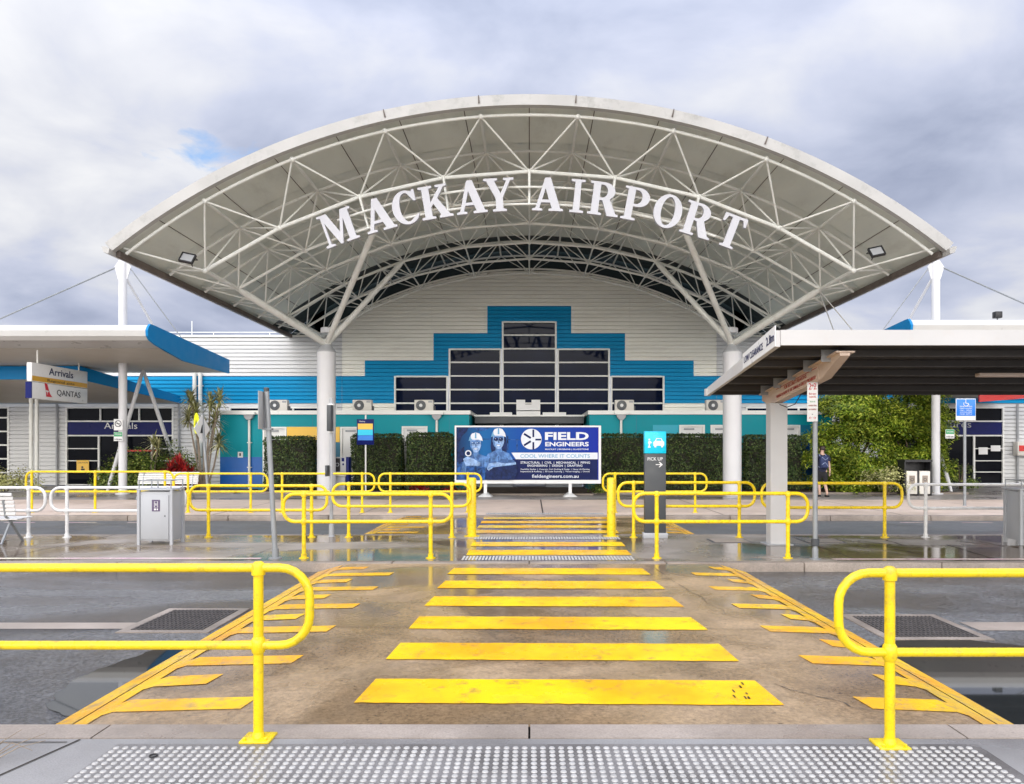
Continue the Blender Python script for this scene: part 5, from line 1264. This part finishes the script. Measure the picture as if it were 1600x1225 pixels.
# ------------------------------------------------------------------ plants
def leaf(mb, c, n, size, asp=.5, rnd=.6):
    n = (Vector(n)+Vector((random.gauss(0, rnd), random.gauss(0, rnd), random.gauss(0, rnd)))).normalized()
    t_ = n.orthogonal().normalized(); t_ = Matrix.Rotation(random.uniform(0, 2*PI), 3, n) @ t_; b_ = n.cross(t_)
    s = size*random.uniform(.7, 1.3); c = Vector(c); w = s*asp
    mb.add([c-t_*s*.5, c+b_*w*.5+n*s*.08, c+t_*s*.5, c-b_*w*.5+n*s*.08], [(0,1,2,3)])
def hedge(x0, x1, y0, y1, zt, lab, grp='clipped dark hedges along the annexes'):
    cx, cy = (x0+x1)/2, (y0+y1)/2
    t = thing('hedge', lab, 'hedge', (cx, cy, 0), grp)
    def bulge(u, z): return 1+.05*math.sin(u*3.1+x0)+.05*math.sin(z*2.3+x0*2)
    s = MB().bevbox(x0+.10, x1-.10, y0+.10, y1-.10, .0, zt-.10, .12); s.build('twigs', M['twig'], t)  # solid twig core, its dark colour stands in for the shade inside
    lf = MB(); z0 = .12
    w, d, h = x1-x0, y1-y0, zt-z0
    area = [(w*h, 'f'), (d*h, 'l'), (d*h, 'r'), (w*d, 't')]
    for A, k in area:
        for _ in range(int(A*620)):
            a, b_ = random.random(), random.random(); dep = abs(random.gauss(0, .05))-.03*math.sin(a*w*4+b_*7)-.02
            rr = .12
            if k == 'f': p = Vector((x0+a*w, y0+dep, z0+b_*h)); n = (0, -1, .25)
            elif k == 'l': p = Vector((x0+dep, y0+a*d, z0+b_*h)); n = (-1, -.1, .25)
            elif k == 'r': p = Vector((x1-dep, y0+a*d, z0+b_*h)); n = (1, -.1, .25)
            else: p = Vector((x0+a*w, y0+b_*d, zt-dep)); n = (0, -.2, 1)
            # round the upper corners
            ex = max(x0+rr-p.x, p.x-(x1-rr), 0); ez = max(p.z-(zt-rr), 0)
            if ex > 0 and ez > 0 and math.hypot(ex, ez) > rr: continue
            if math.sin(p.x*5.1+x0)*math.sin(p.z*4.3+x0*3) > .88 and random.random() < .6: continue
            leaf(lf, p, n, .085, .5, .55)
    for _ in range(int(w*26)):
        leaf(lf, (random.uniform(x0+.1, x1-.1), random.uniform(y0, y1-.2), zt+random.uniform(0, .07)), (0, -.3, 1), .08, .45, .8)
    lf.build('leaves', M['leaf_hedge'], t)
hy = 28.4; hx = lambda px: X(px, hy)
for a, b_, py, lab in ((412, 489, 683, 'clipped dark hedge block in front of the yellow panel'), (548, 626, 679, 'clipped dark hedge block behind the navy striped sign'), (635, 706, 677, 'clipped dark hedge block just left of the billboard'), (937, 1137, 679, 'longest dark hedge, behind the charcoal pylon'), (1166, 1259, 681, 'clipped dark hedge behind the white shelter post')):
    hedge(hx(a), hx(b_), hy, hy+.95, Z(py, hy), lab)
def bush(name, c, rad, n, size, mat, lab, cat='shrub', asp=.5, stems=5, grp=None, flat_=1.0):
    """loose shrub: stems from the ground and leaf clumps through an uneven dome"""
    x, y, z = c; t = thing(name, lab, cat, (x, y, z), grp)
    s = MB()
    for i in range(stems):
        a = random.uniform(0, 2*PI); q = Vector((x+rad[0]*.6*math.cos(a), y+rad[1]*.6*math.sin(a), z+rad[2]*random.uniform(.5, .85)))
        m_ = Vector((x, y, z)).lerp(q, .5)+Vector((0, 0, rad[2]*.08)); s.path([(x+.05*math.cos(a), y, z), m_, q], [.03, .02, .01], 5)
    s.build('stems', M['bark'], t)
    lf = MB(); cl = []
    for i in range(max(6, n//160)):
        a = random.uniform(0, 2*PI); el = math.asin(random.uniform(-.1, 1)); k = random.uniform(.65, 1)
        cl.append(Vector((x+rad[0]*k*math.cos(a)*math.cos(el), y+rad[1]*k*math.sin(a)*math.cos(el), z+rad[2]*.12+rad[2]*.85*k*max(math.sin(el), .05))))
    for _ in range(n):
        q = random.choice(cl); rr = min(rad)*.32
        p = q+Vector((random.gauss(0, rr), random.gauss(0, rr), random.gauss(0, rr*.7*flat_)))
        if p.z < z+.03: continue
        nv = (p-Vector((x, y, z+rad[2]*.3))).normalized()+Vector((0, 0, .5))
        leaf(lf, p, nv, size, asp, .5)
    lf.build('leaves', M[mat], t)
bush('shrub', (X(205, 29), 29, .05), (1.25, .7, 1.75), 4200, .11, 'leaf_shrub', 'green shrub under the left mast beside the arrivals doors', grp='garden shrubs')
bush('shrub', (X(265, 29.3), 29.3, .05), (1.2, .7, 1.95), 4200, .11, 'leaf_shrub', 'green and yellow shrub behind the red leaved plant', grp='garden shrubs')
bush('shrub', (X(10, 28.5), 28.5, .05), (1.2, .7, .75), 1600, .10, 'leaf_pale', 'low pale yellow green shrub at the far left', grp='garden shrubs')
bush('shrub', (X(945, 26.9), 26.9, .05), (.42, .35, .95), 900, .09, 'leaf_shrub', 'small green shrub at the right foot of the billboard', grp='garden shrubs')
bush('shrub', (X(1385, 26.6), 26.6, .0), (.8, .5, 1.15), 2000, .08, 'leaf_pale', 'low cream and green variegated shrub left of the recycling bins', grp='garden shrubs', asp=.6)
bush('shrub', (X(232, 28.6), 28.6, .05), (1.0, .6, 1.45), 2600, .10, 'leaf_shrub', 'dense green shrub between the left mast and the palm', grp='garden shrubs')
bush('shrub', (X(182, 28.9), 28.9, .05), (.8, .6, 1.5), 2000, .10, 'leaf_shrub', 'dense green shrub immediately behind the left mast', grp='garden shrubs')
for px, n_ in ((720, 0), (655, 1)):
    bush('ground_plant', (X(px, 27.7), 27.7, .05), (.7, .25, .28), 420, .09, 'leaf_red', 'low red leaved plants at the foot of the hedge'+(' behind the billboard' if n_ == 0 else ' left of the billboard'), 'plant', grp='low red plants')
def spiky(name, x, y, heads, mat, lab, nl=46, L=.75, stem=True, cat='plant'):
    t = thing(name, lab, cat, (x, y, 0))
    s = MB(); lf = MB()
    for hx_, hz in heads:
        top = Vector((hx_, y+random.uniform(-.2, .2), hz)); 
        s.path([(x+(hx_-x)*.15, y, 0), Vector((x+(hx_-x)*.5+random.uniform(-.08, .08), y, hz*.5)), top], [.045, .035, .028], 7)
        for i in range(nl):
            a = random.uniform(0, 2*PI); el = R(random.uniform(-35, 85)); d = Vector((math.cos(a)*math.cos(el), math.sin(a)*math.cos(el), math.sin(el)))
            base = top+Vector((0, 0, random.uniform(-.25, .05))); l_ = L*random.uniform(.6, 1.05); w = .028
            sd_ = d.cross(Vector((0, 0, 1))); sd_ = sd_.normalized() if sd_.length > .05 else Vector((1, 0, 0))
            p1 = base+d*l_*.5; p2 = base+d*l_+Vector((0, 0, -.18*l_))
            lf.add([base-sd_*w*.5, base+sd_*w*.5, p1+sd_*w, p2, p1-sd_*w], [(0,1,2,4), (4,2,3)])
    s.build('trunk', M['palm_stem'], t); lf.build('leaves', M[mat], t)
yp = 29.0; PX = lambda px: X(px, yp)
spiky('cordyline_palm', PX(318), yp, [(PX(300), Z(622, yp)), (PX(327), Z(627, yp)), (PX(343), Z(620, yp)), (PX(297), Z(650, yp)), (PX(333), Z(655, yp)), (PX(315), Z(668, yp)), (PX(345), Z(690, yp)), (PX(303), Z(640, yp))], 'leaf_palm', 'tall spindly palm with tufts of pale spiky leaves beside the teal annex', 120, .66, cat='palm')
spiky('cordyline_palm', PX(246), yp-.4, [(PX(246), Z(690, yp)), (PX(254), Z(697, yp))], 'leaf_palm', 'short pale spiky palm tuft standing among the left green shrubs', 50, .6, cat='palm')
spiky('red_cordyline', PX(298), 27.9, [(PX(290), .95), (PX(302), 1.1), (PX(312), .85), (PX(296), .6), (PX(306), .6), (PX(284), .7), (PX(318), .7), (PX(292), .8), (PX(309), .95)], 'leaf_red', 'dark red spiky leaved plant behind the far white bench', 90, .6)
def tree(x, y, h, rx, ry, n, lab, seed):
    random.seed(seed); t = thing('tree', lab, 'tree', (x, y, 0), 'bushy green trees before the departures doors')
    s = MB(); clumps = []
    for i in range(72):
        a = random.uniform(0, 2*PI); k = random.uniform(.2, 1); zz = random.uniform(.06, .97)
        wz = math.sqrt(max(1-((zz-.48)/.62)**2, .1))
        clumps.append((Vector((x+rx*k*wz*math.cos(a), y+ry*k*wz*math.sin(a), h*zz)), random.uniform(.34, .62)))
    for q, r_ in clumps[:14]:
        m1 = Vector((x+(q.x-x)*.25, y+(q.y-y)*.25, q.z*.45)); s.path([(x+random.uniform(-.1, .1), y, 0), m1, q], [.07, .045, .015], 6)
    s.build('trunk', M['bark'], t)
    lf = MB()
    tw = sum(r_**2 for _, r_ in clumps)
    for q, r_ in clumps:
        for _ in range(int(n*r_**2/tw)):
            a = random.uniform(0, 2*PI); rr = r_*math.sqrt(random.random())
            # flattened sprays whose tips droop
            p = q+Vector((rr*math.cos(a)*1.25, rr*math.sin(a), random.gauss(0, .07)-.35*rr*rr/r_+random.choice((0, 0, -.16, .14))))
            leaf(lf, p, Vector((math.cos(a)*.5, math.sin(a)*.5-.2, .9)), .125, .36, .38)
    lf.build('crown', M['leaf_tree'], t)
tree(X(1335, 28.2), 28.2, Z(604, 28.2), 1.55, 1.0, 66000, 'bushy yellow green tree beside the person with a backpack', 11)
tree(X(1428, 28.8), 28.8, Z(592, 28.8), 1.25, 1.0, 54000, 'bushy green tree behind the recycling bins, next to the right mast', 23)
random.seed(5)
bush('shrub', (X(1500, 30.5), 30.5, .0), (.5, .5, 1.5), 900, .1, 'leaf_shrub', 'narrow green shrub by the departures doors right of the mast', grp='garden shrubs')

# ------------------------------------------------------------------ the walking person with a backpack
def skin_mesh(name, verts, edges, mat, parent, root=0, sub=2):
    me = bpy.data.meshes.new(name); me.from_pydata([v[0] for v in verts], edges, [])
    ob = bpy.data.objects.new(name+'_tmp', me); col.objects.link(ob)
    ob.modifiers.new('skin', 'SKIN'); 
    sv_ = me.skin_vertices[0].data
    for i, v in enumerate(verts):
        r_ = v[1]; sv_[i].radius = (r_, r_) if not isinstance(r_, tuple) else r_
        sv_[i].use_root = (i == root)
    sb = ob.modifiers.new('sub', 'SUBSURF'); sb.levels = sub; sb.render_levels = sub
    dg = bpy.context.evaluated_depsgraph_get(); m2 = bpy.data.meshes.new_from_object(ob.evaluated_get(dg)); m2.name = name
    bpy.data.objects.remove(ob); bpy.data.meshes.remove(me); m2.materials.clear()
    return finish(m2, name, mat, parent, 60)
py_ = 25.8; pxx = X(1284.5, py_)
per = thing('person', 'person in navy shirt and black shorts walking away with a blue backpack', 'person', (pxx, py_, 0))
def V(a, b_, c): return (pxx+a, py_+b_, c)
body = [(V(0,0,.92), (.15,.11)), (V(0,0,1.10), (.145,.10)), (V(0,0,1.30), (.165,.105)), (V(0,0,1.42), (.12,.08)), (V(0,.01,1.50), .055), (V(0,.02,1.57), .07), (V(0,.025,1.65), .085), (V(0,.02,1.72), .06),
        (V(-.19,0,1.39), .055), (V(-.235,-.02,1.14), .043), (V(-.235,.05,.90), .032), (V(-.235,.07,.80), .026),
        (V(.19,0,1.39), .055), (V(.245,.02,1.14), .043), (V(.255,-.02,.90), .032), (V(.25,-.03,.80), .026),
        (V(-.09,0,.80), .088), (V(-.085,.10,.48), .055), (V(-.08,.04,.28), .052), (V(-.08,.02,.07), .035), (V(-.085,.13,.035), .03),
        (V(.09,0,.80), .088), (V(.085,.02,.47), .055), (V(.075,-.16,.28), .052), (V(.07,-.26,.11), .035), (V(.07,-.20,.035), .03)]
edg = [(0,1),(1,2),(2,3),(3,4),(4,5),(5,6),(6,7),(3,8),(8,9),(9,10),(10,11),(3,12),(12,13),(13,14),(14,15),(0,16),(16,17),(17,18),(18,19),(19,20),(0,21),(21,22),(22,23),(23,24),(24,25)]
bd = skin_mesh('body', body, edg, M['skin'], per)
for sg in (-1, 1):                        # fingers and thumb of each relaxed hand
    hx0, hy0 = (-.235, .075) if sg < 0 else (.25, -.035)
    f = MB()
    for i, (dy, L_) in enumerate(((-.03, .075), (-.01, .085), (.01, .08), (.03, .065))): f.path([V(hx0, hy0+dy, .79), V(hx0-sg*.004, hy0+dy*1.1, .79-L_*.5), V(hx0-sg*.018, hy0+dy*1.1, .79-L_)], [.010, .009, .007], 6)
    f.path([V(hx0, hy0+.03, .80), V(hx0-sg*.01, hy0+.055, .77), V(hx0-sg*.015, hy0+.06, .745)], [.011, .010, .008], 6)
    f.build('fingers', M['skin'], bd)
skin_mesh('shirt', [(V(0,0,.78), (.19,.145)), (V(0,0,1.06), (.168,.122)), (V(0,0,1.30), (.185,.125)), (V(0,0,1.43), (.11,.085)), (V(-.2,0,1.40), .075), (V(-.245,-.01,1.22), .068), (V(.2,0,1.40), .075), (V(.25,.01,1.22), .068)], [(0,1),(1,2),(2,3),(3,4),(4,5),(3,6),(6,7)], M['navy_cloth'], per)
skin_mesh('shorts', [(V(0,0,1.02), (.165,.125)), (V(0,0,.86), (.17,.125)), (V(-.10,.03,.72), .105), (V(-.10,.08,.50), .092), (V(.10,.01,.72), .105), (V(.10,.02,.50), .092)], [(0,1),(1,2),(2,3),(1,4),(4,5)], M['black_cloth'], per)
skin_mesh('hair', [(V(0,.0,1.67), .090), (V(0,.0,1.72), .075), (V(0,-.03,1.62), .07)], [(0,1),(0,2)], M['hair'], per)
for a in ((-.085,.13), (.07,-.20)): MB().bevbox(pxx+a[0]-.045, pxx+a[0]+.045, py_+a[1]-.15, py_+a[1]+.09, 0.002, .065, .02).build('shoe', M['black_cloth'], per)
for sx in (-.03, .03): MB().ball(V(sx, .108, 1.655), .010, 6).build('eye', M['sign_white'], bd)
MB().prism([V(-.014,.10,1.63), V(.014,.10,1.63), V(.005,.10,1.66), V(-.005,.10,1.66)], (0, .03, 0)).build('nose', M['skin'], bd)
MB().box(pxx-.022, pxx+.022, py_+.098, py_+.104, 1.592, 1.600).build('mouth', M['red_text'], bd)
for sx in (-1, 1): MB().ball(V(sx*.088, .02, 1.65), .022, 6).build('ear', M['skin'], bd)
bk = thing('backpack', 'blue and grey backpack on the back of the walking person', 'backpack', (pxx, py_-.14, 1.0))
MB().bevbox(pxx-.17, pxx+.12, py_-.30, py_-.115, .98, 1.42, .07).build('bag', M['pack'], bk)
MB().bevbox(pxx-.13, pxx+.08, py_-.34, py_-.29, 1.02, 1.22, .03).build('pocket', M['pack'], bk)
MB().path([(pxx-.13, py_-.31, 1.38), (pxx-.02, py_-.335, 1.28), (pxx+.08, py_-.31, 1.36)], .012, 6).path([(pxx-.14, py_-.33, 1.12), (pxx-.03, py_-.35, 1.20), (pxx+.08, py_-.33, 1.06)], .014, 6).build('piping', M['pack_grey'], bk)
for sx in (-.12, .09): MB().path([(pxx+sx, py_-.13, 1.40), (pxx+sx, py_-.02, 1.475), (pxx+sx, py_+.11, 1.38), (pxx+sx*1.1, py_+.125, 1.15), (pxx+sx*1.2, py_-.1, 1.02)], .018, 6).build('strap', M['pack_grey'], bk)
